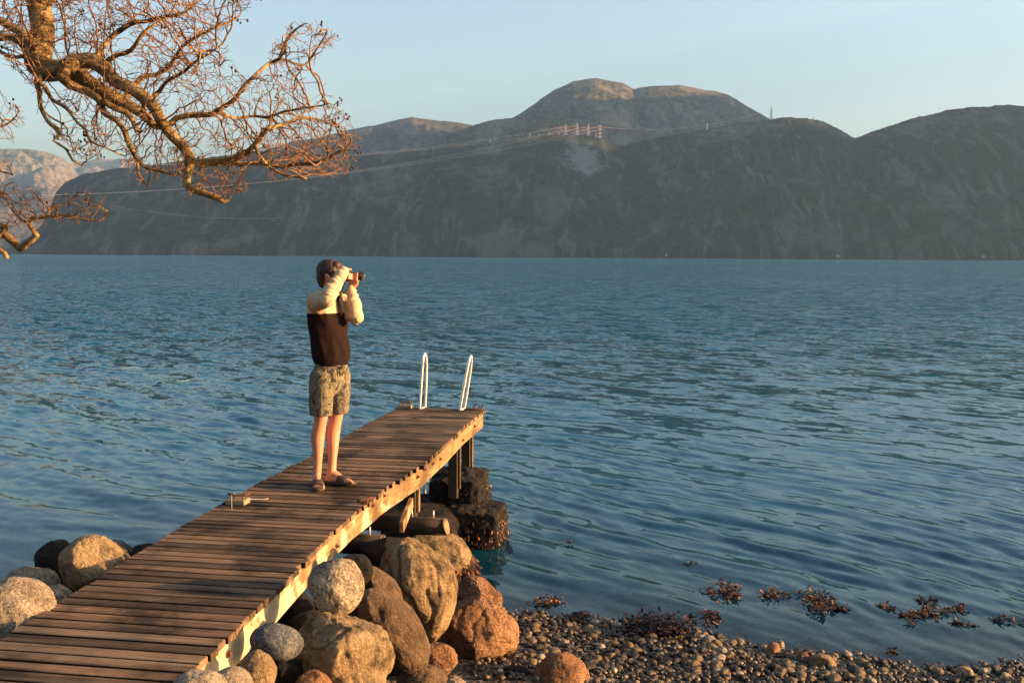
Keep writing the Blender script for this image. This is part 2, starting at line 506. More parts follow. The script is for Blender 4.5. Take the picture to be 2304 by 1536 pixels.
def hill(name, sil, yb, yr, mat, label, rough=1.0, back=1500, power=0.75, nu=420, nv=70, zbase=-6, spikes=0.0, seed=0, tree=0.0):
    sx = [p[0] for p in sil]; sy = [p[1] for p in sil]
    V, Fc = [], []
    us = np.linspace(sx[0], sx[-1], nu)
    for i, u in enumerate(us):
        py = float(np.interp(u, sx, sy)) 
        top = at(u, py, yr)
        py_n = fract(Vector((u * 0.02, seed, 0)), 1, 2, 5) * 3.0 * rough + mnoise.noise(Vector((u * 0.33, seed, 5))) * 2.2 * tree + (abs(mnoise.noise(Vector((u * 0.9, seed, 9)))) * 4.0 * tree)
        topz = top.z + py_n * yr / F
        for j in range(nv + 14):
            if j <= nv:
                v = j / nv
                y = yb + (yr - yb) * v
                x = top.x * (y / yr)
                h = topz * (v ** power if v > 0 else 0)
                q = Vector((x * 0.0022, y * 0.0035, seed))
                e = math.sin(math.pi * min(1, v)) 
                h += (fract(q, 0.9, 2.1, 6)) * 0.17 * topz * e * rough
                h += fract(Vector((x * 0.02, y * 0.02, seed)), 0.8, 2, 3) * 9 * e * rough
                mxz = (topz - CAMZ) * (y / yr) + CAMZ - (1 - v) * 6       # stay under the skyline
                if v < 1: h = min(h, mxz)
                z = zbase if j == 0 else max(h, 0.5)
            else:
                v = (j - nv) / 13
                y = yr + back * v; x = top.x * (y / yr)
                z = topz * (1 - v) ** 1.3 - 10 * v
            V.append((x, y, z))
    n = nv + 14
    for i in range(nu - 1):
        for j in range(n - 1):
            Fc.append((i * n + j, (i + 1) * n + j, (i + 1) * n + j + 1, i * n + j + 1))
    return tag(link(name, V, Fc, mat), label, None, None, 'structure')

scarc = at(1310, 362, 3150)
hm_front = hill_mat('dark_forest_slope', (.018, .023, .017), (.17, .16, .15), 0.75, 1.0, (tuple(scarc), (70, 75)))
hm_knoll = hill_mat('moor_slope', (.075, .07, .035), (.20, .18, .15), 0.5, 1.0)
hm_mid = hill_mat('bare_moor_hill', (.07, .062, .042), (.26, .22, .18), 0.75, 0.8)
hm_far = hill_mat('pale_rock_mountain', (.13, .105, .078), (.30, .25, .205), 0.9, 0.5)
SIL_A = [(-900, 470), (-500, 520), (-150, 560), (0, 568), (30, 556), (60, 536), (95, 505), (113, 470), (125, 435), (150, 408), (185, 393), (250, 381), (330, 374), (400, 363), (500, 351), (586, 342), (700, 344), (820, 350), (920, 342), (1000, 331), (1080, 322), (1150, 310), (1240, 302), (1290, 303), (1350, 311), (1375, 322), (1400, 330), (1440, 318), (1550, 298), (1650, 281), (1735, 268), (1780, 264), (1850, 273), (1895, 296), (1925, 311), (1960, 298), (2050, 268), (2150, 246), (2240, 237), (2320, 240), (2600, 200), (3200, 120), (3700, 90)]
hill('hillside', SIL_A, 2600, 3300, hm_front, 'dark forested hillside across the fjord', 1.0, tree=1.0, seed=1.0, nu=760)
SIL_D = [(900, 352), (960, 330), (1010, 303), (1065, 283), (1110, 269), (1155, 266), (1220, 262), (1300, 270), (1420, 290), (1560, 320)]
hill('hill', SIL_D, 3500, 4100, hm_mid, 'dark shoulder below the round summit', 0.8, tree=0.6, seed=4.0, nu=200, back=700)
SIL_C = [(1040, 330), (1100, 290), (1155, 264), (1200, 236), (1250, 201), (1290, 183), (1340, 176), (1400, 186), (1425, 201), (1460, 194), (1530, 192), (1600, 204), (1640, 214), (1700, 250), (1732, 268), (1800, 300), (1900, 360)]
hill('hill', SIL_C, 4200, 5400, hm_mid, 'round double-topped mountain behind the pylons', 0.7, seed=7.0, nu=300, power=0.6)
SIL_B = [(300, 400), (420, 372), (500, 356), (586, 341), (664, 317), (723, 309), (781, 292), (840, 284), (880, 272), (930, 263), (965, 270), (1000, 272), (1060, 281), (1120, 300), (1200, 340)]
hill('hill', SIL_B, 4300, 5900, hm_mid, 'low hill with a pink sunlit top left of centre', 0.7, seed=11.0, nu=260, power=0.6)
SIL_E = [(-500, 330), (-200, 350), (-60, 342), (0, 335), (50, 335), (95, 340), (130, 351), (148, 360), (165, 372), (180, 400), (240, 470)]
hill('mountain', SIL_E, 6600, 8600, hm_far, 'pink sunlit rock mountain at the far left', 1.3, seed=15.0, nu=220, power=0.55)
SIL_G = [(60, 385), (140, 368), (200, 362), (225, 356), (260, 360), (300, 358), (330, 370), (400, 377), (480, 395)]
hill('mountain', SIL_G, 8600, 10200, hm_far, 'low pink cliff ridge beyond the bare branches', 1.2, seed=19.0, nu=140, power=0.4)
# unseen ridge added off to the right, crest notched to shade the far slopes
cw_y = [700, 1500, 2000, 2400, 2970, 2990, 3080, 3100, 3200, 3900, 4700, 5050, 5300, 5560, 5900]
cw_h = [60, 800, 1200, 1250, 1250, 960, 960, 1250, 1300, 1440, 1460, 1385, 1375, 1440, 300]
V, Fc = [], []
yy = np.array(sorted(set(list(np.linspace(700, 5900, 120)) + cw_y)))
for y in yy:
    h = pchip(y, cw_y, cw_h)
    for j in range(31):
        t = j / 15 - 1
        V.append((4000 + t * 1700, y, h * (1 - abs(t)) ** 0.9 - 5 + (fract(Vector((t * 3, y * 0.002, 3)), 1, 2, 5) * 60 * abs(t) * (1 - abs(t)) * 4)))
for i in range(len(yy) - 1):
    for j in range(30):
        Fc.append((i * 31 + j, i * 31 + j + 1, (i + 1) * 31 + j + 1, (i + 1) * 31 + j))
tag(link('mountain', V, Fc, hm_mid), 'unseen ridge added on the right to shade the far slopes', None, None, 'structure')

# ------------------------------------------------------------------ haze
M_h = bpy.data.materials.new('haze'); M_h.use_nodes = True
t_ = M_h.node_tree; t_.nodes.clear()
o_ = t_.nodes.new('ShaderNodeOutputMaterial'); pv = t_.nodes.new('ShaderNodeVolumePrincipled')
pv.inputs['Color'].default_value = (0.42, 0.70, 1.0, 1); pv.inputs['Density'].default_value = 5.0e-5; pv.inputs['Anisotropy'].default_value = 0.2
t_.links.new(pv.outputs[0], o_.inputs['Volume'])
hz = MB(); hz.box((600, 5800, 795), (7000, 6300, 815))
hz = hz.build('haze', M_h, None, False)
tag(hz, 'thin blue evening haze over the fjord', None, None, 'stuff')

# ----
# ------------------------------------------------------------------ pier
TH = R(8.5)
pier = empty('pier', (0, 0, 0), -TH)
tag(pier, 'long weathered wooden plank pier running out over the boulders', 'pier')
ca, sa = math.cos(TH), math.sin(TH)
def topier(p):                  # world -> pier local (x across, y along)
    return Vector((p[0] * ca - p[1] * sa, p[0] * sa + p[1] * ca, p[2]))
def frompier(p):
    return Vector((p[0] * ca + p[1] * sa, -p[0] * sa + p[1] * ca, p[2]))
W_ = 1.06
pairs = [((0, 1440), (477, 1464)), ((215, 1306), (624, 1320)), ((415, 1180), (751, 1192)), ((486, 1142), (798, 1152.7)), ((583.7, 1086), (871, 1096)), ((692, 1026.5), (960, 1037)), ((769, 982), (1011.6, 993)), ((827.6, 951), (1045.6, 959.7)), ((897, 914.6), (1093, 921))]
ST = []
bdir = np.array([ca, -sa, 0])
for (l, r_) in pairs:
    a = np.array(ray(*l)); b = np.array(ray(*r_))
    x_, *_ = np.linalg.lstsq(np.stack([-a, b], 1), W_ * bdir, rcond=None)
    c = (a * x_[0] + b * x_[1]) / 2
    lc = topier((c[0], c[1], c[2] + CAMZ))
    ST.append((lc.y, lc.x, lc.z))
ST = [(1.6, ST[0][1], ST[0][2])] + ST
SS = [s[0] for s in ST]; S_END = SS[-1]
def dlat(s): return float(np.interp(s, SS, [q[1] for q in ST]))
def dz(s):   # smoothed height of the deck top
    return sum(float(np.interp(s + o, SS, [q[2] for q in ST])) for o in (-.25, 0, .25)) / 3

dk = MB(); s = 1.7; PT = 0.036
nk = int((S_END - 1.7) / 0.0975); pit = (S_END - 1.7) / nk
rp = random.Random(3)
for i in range(nk):
    s = 1.7 + (i + 0.5) * pit
    zz = dz(s) - PT / 2 + rp.uniform(-.0015, .0015)
    sl = math.atan2(dz(s + .05) - dz(s - .05), 0.1)
    j1, j2 = rp.uniform(-.008, .008), rp.uniform(-.008, .008)
    if rp.random() < 0.12: j2 += rp.uniform(0.005, 0.02)
    Mx = Matrix.Rotation(sl, 4, 'X') @ Matrix.Rotation(rp.uniform(-.004, .004), 4, 'Z') @ Matrix.Rotation(rp.uniform(-.002, .002), 4, 'Y')
    dk.box((dlat(s) + (j1 + j2) / 2, s, zz), (W_ / 2 + (j2 - j1) / 2, pit / 2 - rp.uniform(.0075, .0110), PT / 2), Mx, rp.random(), 0.004)
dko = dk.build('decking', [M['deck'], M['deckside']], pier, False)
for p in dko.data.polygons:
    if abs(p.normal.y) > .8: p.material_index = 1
BH = 0.165
def beam(x_off, name='side_beam'):
    b = MB(); ss = np.arange(1.6, S_END - 0.02, 0.15)
    V = []
    for s in list(ss) + [S_END - 0.035]:
        z1 = dz(s) - PT - 0.003
        for (dx, z) in ((-.024, z1), (.024, z1), (.024, z1 - BH), (-.024, z1 - BH)):
            V.append((dlat(s) + x_off + dx, s, z))
    n = len(V) // 4
    f = [(i * 4 + k2, (i + 1) * 4 + k2, (i + 1) * 4 + (k2 + 1) % 4, i * 4 + (k2 + 1) % 4) for i in range(n - 1) for k2 in range(4)]
    f += [(3, 2, 1, 0), tuple(4 * (n - 1) + q for q in range(4))]
    f = [q[::-1] for q in f]
    b.add(V, f, 0.6)
    return b.build(name, M['beam'], pier, False)
bright = beam(W_ / 2 - 0.05)
beam(-W_ / 2 + 0.05)
# bolts with rusty washers on the right beam, as the photo shows them
for (px, py) in [(757, 1228), (838, 1128), (863, 1102), (939, 1072), (955, 1055), (973, 1042), (990, 1032), (1040, 990), (1067, 958), (512, 1470)]:
    # intersect the pixel ray with the beam's right face
    d = ray(px, py); best = None
    for s in np.arange(3.6, S_END, 0.01):
        p = frompier((dlat(s) + W_ / 2 - 0.025, s, 0))
        e = abs(d.x * p.y - p.x)
        if best is None or e < best[0]: best = (e, s, p.y)
    s = best[1]; z = CAMZ + d.z * best[2]
    z = min(max(z, dz(s) - PT - BH + 0.03), dz(s) - PT - 0.03)
    b = MB(); X = dlat(s) + W_ / 2 - 0.026
    b.tube([(X, s, z), (X + .006, s, z)], 0.02, 12, 0.3)
    b.tube([(X + .004, s, z), (X + .022, s, z)], 0.010, 6, 0.3)
    b.build('bolt', M['rust_iron'], pier)
# posts and under-frame.  (lateral, along, bottom z)
def post(px, pyb, s, halfx, halfy, name='post', top=None, mat='post'):
    x = dlat(s) + px
    b = MB(); zt = dz(s) - PT - 0.004 if top is None else top
    b.box((x, s, (zt + pyb) / 2), (halfx, halfy, (zt - pyb) / 2), None, rp.random(), 0.006)
    return b.build(name, M[mat], pier, False)
for s, xs_, zb in ((8.2, (.385, -.36), .80), (10.35, (.385, -.36), .45), (11.05, (.385, -.36), .45)):
    for xo in xs_:
        post(xo, zb, s, .05, .05, 'post')
for s, xo in ((8.2, .45), (10.35, .45), (11.05, .45)):
    post(xo + .0, .85 if s < 9 else .55, s - .0, .013, .016, 'lit_edge_strip', dz(s) - PT - BH - 0.002, 'beam')  # pale strips put on as the sunlit right edges of the dark posts
for s in (8.2, 10.35, 11.05):
    b = MB(); b.box((dlat(s), s + .08, dz(s) - PT - 0.10), (W_ / 2 - .08, .025, .07), None, .4, .004); b.build('cross_beam', M['post'], pier, False)
b = MB()                        # diagonal brace
p1 = topier(at(903, 1186, 7.6)); p2 = topier(at(925, 1130, 8.2))
d = (p2 - p1)
Mx = Matrix.Rotation(math.atan2(d.z, math.hypot(d.x, d.y)), 4, 'X')
b.box((p1 + p2) / 2, (.018, d.length / 2, .045), Matrix.Rotation(-math.atan2(d.x, d.y), 4, 'Z') @ Mx, .8, .004)
b.build('brace', M['beam'], pier, False)

# mooring blocks with ring, end plate
def ring(mb, c, r_, t, nrm, a0=0, a1=2 * math.pi, n=18):
    nrm = Vector(nrm).normalized(); u = nrm.orthogonal().normalized(); v = nrm.cross(u)
    pts = [Vector(c) + u * (r_ * math.cos(a0 + (a1 - a0) * i / n)) + v * (r_ * math.sin(a0 + (a1 - a0) * i / n)) for i in range(n + 1)]
    mb.tube(pts, t, 6, cap=False)
def cleat_block(name, x, s, hx, hy, wires):
    e = MB(); z0 = dz(s)
    e.box((x, s, z0 + .022), (hx, hy, .020), None, .7, .004)
    eo = e.build(name, M['blockwood'], pier, False)
    c = MB()
    c.tube([(x - .02, s - .01, z0 + .042), (x - .02, s - .01, z0 + .065)], .008, 8)
    c.tube([(x + .04, s, z0 + .042), (x + .04, s, z0 + .065)], .008, 8)
    c.tube([(x - .07, s - .015, z0 + .078), (x - .03, s - .012, z0 + .068), (x + .05, s, z0 + .068), (x + .09, s + .01, z0 + .080)], .009, 8)
    c.build('cleat', M['rust_iron'], eo)
    if wires:
        wb = MB()
        for q in range(4):
            a0 = rp.uniform(0, 6.28); pts = []
            base_ = Vector((x + rp.uniform(-.05, .05), s, z0 + .06)); dr = Vector((math.cos(a0), math.sin(a0) * .8, .25)) if q else Vector((-.9, .3, .28))
            for i in range(9):
                t = i / 8
                pts.append(base_ + dr * (t * .26) + Vector((0, 0, max(-.05, -.10 * t * t + .02 * math.sin(t * 5 + q)) - .25 * dr.z * t)))
            wb.tube(pts, .0022, 5)
        wb.build('wire', M['galv'], eo)
    return eo
P_ = topier(onz(535, 1133, 1.20)); cleat_block('mooring_block', P_.x, P_.y, .075, .055, True)
P_ = topier(onz(911, 916, 1.25)); cleat_block('mooring_block', P_.x + .01, S_END - .09, .085, .055, False)
c = MB(); P_ = topier(onz(820, 1140, 1.18)); z0 = dz(P_.y)
c.tube([(P_.x - .05, P_.y - .02, z0 + .025), (P_.x - .02, P_.y, z0 + .03), (P_.x + .02, P_.y + .02, z0 + .032), (P_.x + .055, P_.y + .04, z0 + .045)], [.010, .012, .012, .007], 8)
for q in (-.015, .02): c.tube([(P_.x + q, P_.y, z0 + .001), (P_.x + q, P_.y, z0 + .03)], .009, 8)
c.build('cleat', M['rust_iron'], pier)
c = MB(); xe = dlat(S_END) + W_ / 2
c.box((xe - .14, S_END - .05, dz(S_END) + .008), (.10, .04, .006), None, .3, .002)
ring(c, (xe - .10, S_END - .05, dz(S_END) + .03), .035, .007, (0, 1, 0)); 
c.tube([(xe - .04, S_END - .05, dz(S_END) + .0), (xe - .04, S_END - .05, dz(S_END) + .05), (xe - .0, S_END - .05, dz(S_END) + .055)], .008, 8)
c.build('mooring_ring', M['rust_iron'], pier)

# swim ladder
lad = empty('swim_ladder', frompier((dlat(S_END) + .25, S_END - .1, dz(S_END))), -TH)
tag(lad, 'shiny white metal swim ladder with two arched handrails at the end of the pier', 'ladder')
lo = Vector((dlat(S_END) + .25, S_END - .1, dz(S_END)))
def rail(near_px, near_py, top_px, top_py, far_px, far_py):
    zb = dz(S_END) + .004
    sN = S_END - 0.16
    pn = topier(onz(near_px, near_py, zb)); pf = topier(onz(far_px, far_py, zb))
    pf.y = min(pf.y, S_END - .02) ; pn.y = min(pn.y, pf.y - .12)
    yt = (frompier(pn).y + frompier(pf).y) / 2
    pt = topier(at(top_px, top_py + 4, yt))
    mb = MB(); pts = []
    dirn = (pf - pn); dirn.z = 0; L = dirn.length; dirn.normalize()
    h = pt.z - zb
    ex = Vector((pt.x - (pn.x + pf.x) / 2, 0, 0))
    prof = [(0, 0), (.02, .12), (.06, .35), (.12, .62), (.17, .80), (.22, .90), (.30, .965), (.40, .995), (.5, 1.0), (.62, .985), (.75, .93), (.85, .84), (.93, .70), (.98, .45), (1.0, .2), (1.0, 0)]
    for a, b_ in prof:
        t = a
        q = pn + dirn * (L * t) + Vector((0, 0, h * b_)) + ex * b_
        pts.append(q - lo)
    # smooth resample
    P = pts; sm = []
    for i in range(len(P) - 1):
        p0, p1, p2, p3 = P[max(0, i - 1)], P[i], P[i + 1], P[min(len(P) - 1, i + 2)]
        for u in (0, .25, .5, .75):
            sm.append(0.5 * ((2 * p1) + (p2 - p0) * u + (2 * p0 - 5 * p1 + 4 * p2 - p3) * u * u + (3 * p1 - p0 - 3 * p2 + p3) * u ** 3))
    sm.append(P[-1])
    mb.tube(sm, .017, 12)
    mb.tube([pn - lo + Vector((0, 0, .008)), pf - lo + Vector((0, 0, .008))], [(.030, .008)] * 2, 8, flat=(dirn.y, -dirn.x, 0))
    mb.build('handrail', M['steel'], lad)
    return pn, pf
a1, b1 = rail(944, 920, 956, 792, 960, 914)
a2, b2 = rail(1034, 923, 1060, 797, 1047, 917)
for side in ((a1 + b1) / 2, (a2 + b2) / 2):
    mb = MB(); x = side.x - lo.x; y = S_END + .03 - lo.y
    mb.tube([(x, y - .06, .01), (x, y, -.02), (x, y, -1.75)], .017, 10); mb.build('stile', M['steel'], lad)
for q in range(5):
    mb = MB(); y = S_END + .03 - lo.y; zz = -.35 - q * .28
    mb.box((((a1 + b1) / 2 + (a2 + b2) / 2).x / 2 - lo.x, y, zz), (abs(a2.x - a1.x) / 2 + .0, .03, .012), None, .5, .003); mb.build('tread', M['steel'], lad)

# logs lying across under the deck
def log(px, py, y, r_, left, label, seed):
    e = at(px, py, y)
    base = empty('log', e)
    base.rotation_euler = (0, 0, -TH - R(3))
    tag(base, label, 'log', 'logs under the pier')
    mb = MB(); n = 18; rr = random.Random(seed)
    pts = [(-left + left * i / 8, 0.01 * math.sin(i), 0.008 * math.cos(i * 1.3)) for i in range(9)]
    mb.tube(pts, [r_ * rr.uniform(.97, 1.03) for _ in pts], 20)
    mb.build('trunk', M['log'], base)
    mb = MB(); mb.tube([(0.001, 0, 0), (0.012, 0, 0.003)], r_ * .93, 20); mb.build('cut_end', M['logend'], base)
    for xx in (-.28, -.1):
        mb = MB(); ang = rr.uniform(-.3, .3)
        mb.tube([(xx, -.02, r_ * .95), (xx + .02 * ang, -.02, r_ + .06)], .008, 8); mb.build('bolt', M['galv'], base)
log(1002, 1184, 8.12, .074, 1.5, 'dark round log with a pale cracked end below the brace', 1)
log(862, 1226, 7.42, .082, 1.25, 'shorter dark log with an orange cut end above the boulders', 2)

# ------------------------------------------------------------------ boulders
def boulder(name, px, py, y, rx, ry, mat, label, depth=None, rot=0.0, seed=0, facets=9, rough=1.0, sub=5, fl=0.86, cat='boulder', group='boulders by the pier', grooves=0):
    """rx, ry: half sizes in photo pixels, rot: tilt in the picture plane (deg, clockwise)"""
    k2 = y / F
    c = at(px, py, y); hx, hz = rx * k2, ry * k2
    hy = depth if depth else (hx + hz) / 2 * 0.95
    vs, fs = ico(sub)
    rr = random.Random(seed * 13 + 5)
    pl = []
    for _ in range(facets):
        n = Vector((rr.gauss(0, 1), rr.gauss(0, 1), rr.gauss(0, 1))).normalized()
        pl.append((n, rr.uniform(fl - .06, fl + .06)))
    off = Vector((seed * 3.7, seed * 1.9, seed * 5.1))
    out = []
    for v in vs:
        p = v.copy()
        for n, d in pl:
            t = p.dot(n) - d
            if t > 0: p -= n * (t * 0.85)
        r_ = 1 + 0.13 * rough * mnoise.noise(v * 1.1 + off) + 0.055 * rough * mnoise.noise(v * 2.7 + off) + 0.024 * rough * mnoise.noise(v * 6 + off) + 0.016 * rough * mnoise.noise(v * 13 + off) + 0.008 * rough * mnoise.noise(v * 30 + off)
        if grooves:
            g = mnoise.noise(Vector((v.x * 1.8, v.y * 1.8, v.z * .9)) + off * 2)
            r_ -= 1.5 * grooves * math.exp(-(g / 0.07) ** 2)
        p *= r_
        out.append(p)
    ext = [max(abs(q[a]) for q in out) for a in range(3)]
    Mx = Matrix.Rotation(R(rot), 3, 'Y')
    S = 1.0
    res = []
    for p in out:
        q = Vector((p.x * hx / ext[0], p.y * hy / ext[1], p.z * hz / ext[2]))
        res.append(Mx @ q)
    o = link(name, res, fs, M[mat])
    o.location = c
    tag(o, label, cat, group)
    return o

B = {}
B['egg'] = boulder('boulder', 757, 1318, 5.25, 66, 68, 'granite', 'speckled pale granite boulder standing upright against the pier beam', rot=-8, seed=1, fl=.93, rough=.7)
boulder('boulder', 772, 1482, 5.05, 124, 112, 'tan', 'largest broad tan boulder, half in shade, below the upright speckled one', rot=6, seed=2, fl=.84, facets=12, grooves=.045)
boulder('boulder', 888, 1418, 5.75, 122, 60, 'brown', 'smooth elongated brown boulder slanting down to the right between two big ones', rot=55, seed=3, rough=.9, fl=.92)
boulder('boulder', 862, 1330, 6.2, 72, 34, 'brown', 'narrow dark wedge of rock leaning behind the slanting brown boulder', rot=50, seed=4, fl=.85)
boulder('boulder', 942, 1322, 6.55, 92, 128, 'tan', 'tall ribbed tan boulder standing on its narrow end, dark on its left half', rot=-14, seed=5, grooves=.07, fl=.9)
boulder('boulder', 1077, 1420, 7.0, 96, 84, 'rust', 'angular rusty orange boulder at the edge of the pebble beach', rot=32, seed=6, facets=12, fl=.78, grooves=.03)
boulder('boulder', 1075, 1345, 7.7, 56, 50, 'rust', 'smaller rusty rock wedged behind the angular orange boulder', rot=30, seed=16, facets=10, fl=.8)
boulder('boulder', 988, 1484, 6.2, 44, 40, 'rust', 'small barnacled brown rock at the foot of the tall ribbed boulder', rot=10, seed=7)
boulder('boulder', 948, 1545, 5.7, 62, 56, 'brown', 'reddish brown boulder cut by the bottom edge beside the broad tan boulder', rot=-5, seed=8)
boulder('boulder', 1020, 1545, 6.1, 32, 26, 'pale', 'small pale stone at the bottom edge right of the reddish brown boulder', seed=9)
boulder('boulder', 622, 1444, 4.75, 63, 42, 'greyrock', 'smooth blue-grey rounded boulder with a sunlit top, against the beam', rot=12, seed=10, rough=.5, fl=.97)
boulder('boulder', 577, 1520, 4.45, 44, 62, 'tan', 'upright tan stone below the smooth blue-grey boulder', rot=4, seed=11, rough=.8)
boulder('boulder', 522, 1545, 4.2, 50, 48, 'pale', 'cream rounded boulder at the bottom edge touching the beam', rot=20, seed=12, rough=.5, fl=.97)
boulder('boulder', 446, 1562, 3.95, 74, 56, 'pale', 'white and grey boulder overlapping the pier edge at the bottom of the view', rot=-6, seed=13, rough=.6, fl=.95)
boulder('boulder', 706, 1550, 4.75, 46, 44, 'rust', 'dark red stone in deep shade under the broad tan boulder', rot=25, seed=14)
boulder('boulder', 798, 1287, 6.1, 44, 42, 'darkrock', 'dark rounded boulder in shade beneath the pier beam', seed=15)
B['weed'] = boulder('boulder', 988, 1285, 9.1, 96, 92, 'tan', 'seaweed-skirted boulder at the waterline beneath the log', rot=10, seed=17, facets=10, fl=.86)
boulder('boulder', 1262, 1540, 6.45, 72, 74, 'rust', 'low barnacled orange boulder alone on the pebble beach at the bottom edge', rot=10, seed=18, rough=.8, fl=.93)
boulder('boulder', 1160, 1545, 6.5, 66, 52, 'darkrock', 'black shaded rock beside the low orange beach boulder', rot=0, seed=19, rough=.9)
# left of the pier
boulder('boulder', 212, 1268, 5.95, 84, 66, 'tan', 'golden boulder with sun on its face, highest left of the pier', rot=6, seed=21, rough=1.0, fl=.82, facets=12, grooves=.02)
boulder('boulder', 262, 1250, 6.8, 42, 40, 'greyrock', 'grey rock with a pink lit top behind the golden boulder', seed=22)
boulder('boulder', 130, 1262, 7.1, 54, 52, 'darkrock', 'dark brown boulder half hidden behind the golden boulder', rot=-30, seed=23)
boulder('boulder', 40, 1378, 5.0, 90, 82, 'pale', 'large white-grey boulder cut by the left edge beside the planks', rot=12, seed=24, rough=.8, fl=.9)
boulder('boulder', 72, 1312, 6.1, 66, 36, 'granite', 'low flat dark rock between the white and golden boulders', rot=4, seed=25)
boulder('boulder', 130, 1338, 5.5, 36, 24, 'granite', 'small speckled stone wedged beside the pier between larger boulders', rot=10, seed=26)
boulder('boulder', 332, 1246, 6.7, 44, 26, 'darkrock', 'low black rock at the waterline touching the left pier edge', seed=27)
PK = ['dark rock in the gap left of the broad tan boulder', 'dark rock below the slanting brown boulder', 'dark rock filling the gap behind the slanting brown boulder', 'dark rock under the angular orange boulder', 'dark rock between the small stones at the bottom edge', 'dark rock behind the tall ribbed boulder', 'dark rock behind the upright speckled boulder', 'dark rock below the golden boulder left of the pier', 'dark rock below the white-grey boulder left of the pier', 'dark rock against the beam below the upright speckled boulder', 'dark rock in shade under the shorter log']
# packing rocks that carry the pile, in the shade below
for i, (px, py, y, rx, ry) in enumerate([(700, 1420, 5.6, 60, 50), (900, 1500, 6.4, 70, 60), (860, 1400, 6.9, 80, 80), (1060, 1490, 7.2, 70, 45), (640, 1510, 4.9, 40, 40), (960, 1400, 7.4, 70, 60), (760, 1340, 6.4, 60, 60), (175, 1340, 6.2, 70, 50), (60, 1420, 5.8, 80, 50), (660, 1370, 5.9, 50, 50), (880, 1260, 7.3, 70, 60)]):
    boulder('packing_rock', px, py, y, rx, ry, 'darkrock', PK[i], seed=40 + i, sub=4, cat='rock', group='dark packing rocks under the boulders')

# ------------------------------------------------------------------ seaweed
def weed_mat(name, c0, c1, c2):
    k = NM(name, 0.4, 0.18)
    t = k.attr('tone')
    k.col(k.ramp(k.math('MULTIPLY_ADD', t, .8, k.math('MULTIPLY', k.noise(14, 3), .2)), [(0.25, c0), (0.62, c1), (0.93, c2)]))
    return k.m
M['weed'] = weed_mat('bladder_wrack', (.010, .004, .002), (.055, .018, .005), (.50, .19, .015))
M['darkweed'] = weed_mat('dark_wrack', (.008, .004, .003), (.022, .009, .005), (.11, .04, .015))
def blade(mb, p, d, L, w_, rr, up=Vector((0, 0, 1)), n=4, tone=.5):
    d = d.normalized(); side = d.cross(up)
    if side.length < .1: side = Vector((1, 0, 0))
    side.normalize(); V = []; tw = rr.uniform(-1, 1)
    for i in range(n + 1):
        t = i / n
        ww = w_ * (0.35 + 1.0 * math.sin(math.pi * (0.12 + 0.8 * t)))
        s2 = (side * math.cos(tw * t) + up * math.sin(tw * t)).normalized()
        V += [p - s2 * ww / 2, p + s2 * ww / 2]
        d = (d + Vector((rr.uniform(-.35, .35), rr.uniform(-.35, .35), rr.uniform(-.3, .25)))).normalized()
        p = p + d * (L / n)
    mb.add(V, [(2 * i, 2 * i + 1, 2 * i + 3, 2 * i + 2) for i in range(n)], tone)
    return p
def weed_clump(px, py, rx, ry, label, n=90, h=.05, seed=0, mat='weed', z=0.0):
    c = onz(px, py, z); y = c.y
    hx = rx * y / F
    hy = abs(onz(px, py - ry, z).y - onz(px, py + ry, z).y) / 2
    rr = random.Random(seed); mb = MB()
    subs = [(rr.gauss(0, .45), rr.gauss(0, .45)) for _ in range(max(3, n // 14))]
    for i in range(n):
        q = rr.choice(subs)
        x_ = max(-1, min(1, q[0] + rr.gauss(0, .17))) * hx; y_ = max(-1, min(1, q[1] + rr.gauss(0, .2))) * hy
        zz = rr.uniform(-.008, h * .55) * (1 - .5 * (abs(x_) / hx))
        mb_t = min(1, max(0, rr.gauss(.42, .28)))
        a = rr.uniform(0, 6.28)
        pe = blade(mb, Vector((x_, y_, zz)), Vector((math.cos(a), math.sin(a), rr.uniform(-.15, .35))), rr.uniform(.025, .06), rr.uniform(.010, .022), rr, tone=mb_t)
        if rr.random() < .35:
            v, f = ico(1); s_ = rr.uniform(.004, .008); mb.add([pe + q2 * s_ for q2 in v], f, min(1, mb_t + .2))
    o = mb.build('seaweed', M[mat]); o.location = c
    return tag(o, label, 'seaweed', 'floating seaweed clumps')
weed_clump(1632, 1334, 46, 22, 'broad orange clump of seaweed, the leftmost of the large floating ones', 190, .06, 1)
weed_clump(1735, 1333, 32, 15, 'loose seaweed clump between the two largest floating ones', 80, .04, 2)
weed_clump(1838, 1350, 44, 27, 'tallest dense amber seaweed clump standing out of the water', 230, .10, 3)
weed_clump(1884, 1370, 20, 11, 'small brown tuft just right of the tallest seaweed clump', 60, .04, 4)
weed_clump(1993, 1361, 20, 9, 'small isolated orange seaweed tuft with spiky tips', 45, .04, 5)
weed_clump(2080, 1349, 26, 10, 'thin dark twiggy seaweed beyond the right-hand clumps', 50, .04, 6, 'darkweed')
weed_clump(2062, 1388, 36, 15, 'dark seaweed clump with an orange crest near the right side', 130, .06, 7)
weed_clump(2098, 1386, 12, 16, 'bright orange upright seaweed tuft beside the dark clump', 60, .09, 8)
weed_clump(2145, 1374, 36, 11, 'stringy orange seaweed trailing to the right of the bright tuft', 80, .04, 9)
weed_clump(2160, 1400, 30, 9, 'scattered low seaweed scraps nearest the shore on the right', 60, .03, 10, 'darkweed')
weed_clump(2262, 1396, 34, 12, 'thin black seaweed strands by the right edge', 60, .04, 11, 'darkweed')
weed_clump(1235, 1354, 42, 11, 'dark red seaweed tuft off the rusty orange boulder', 110, .05, 12)
weed_clump(1600, 1391, 38, 15, 'brown seaweed floating next to the dark heap on the shore', 130, .04, 13)
weed_clump(1280, 1222, 12, 5, 'tiny orange seaweed scrap floating beyond the seaweed-covered blocks', 14, .02, 14)
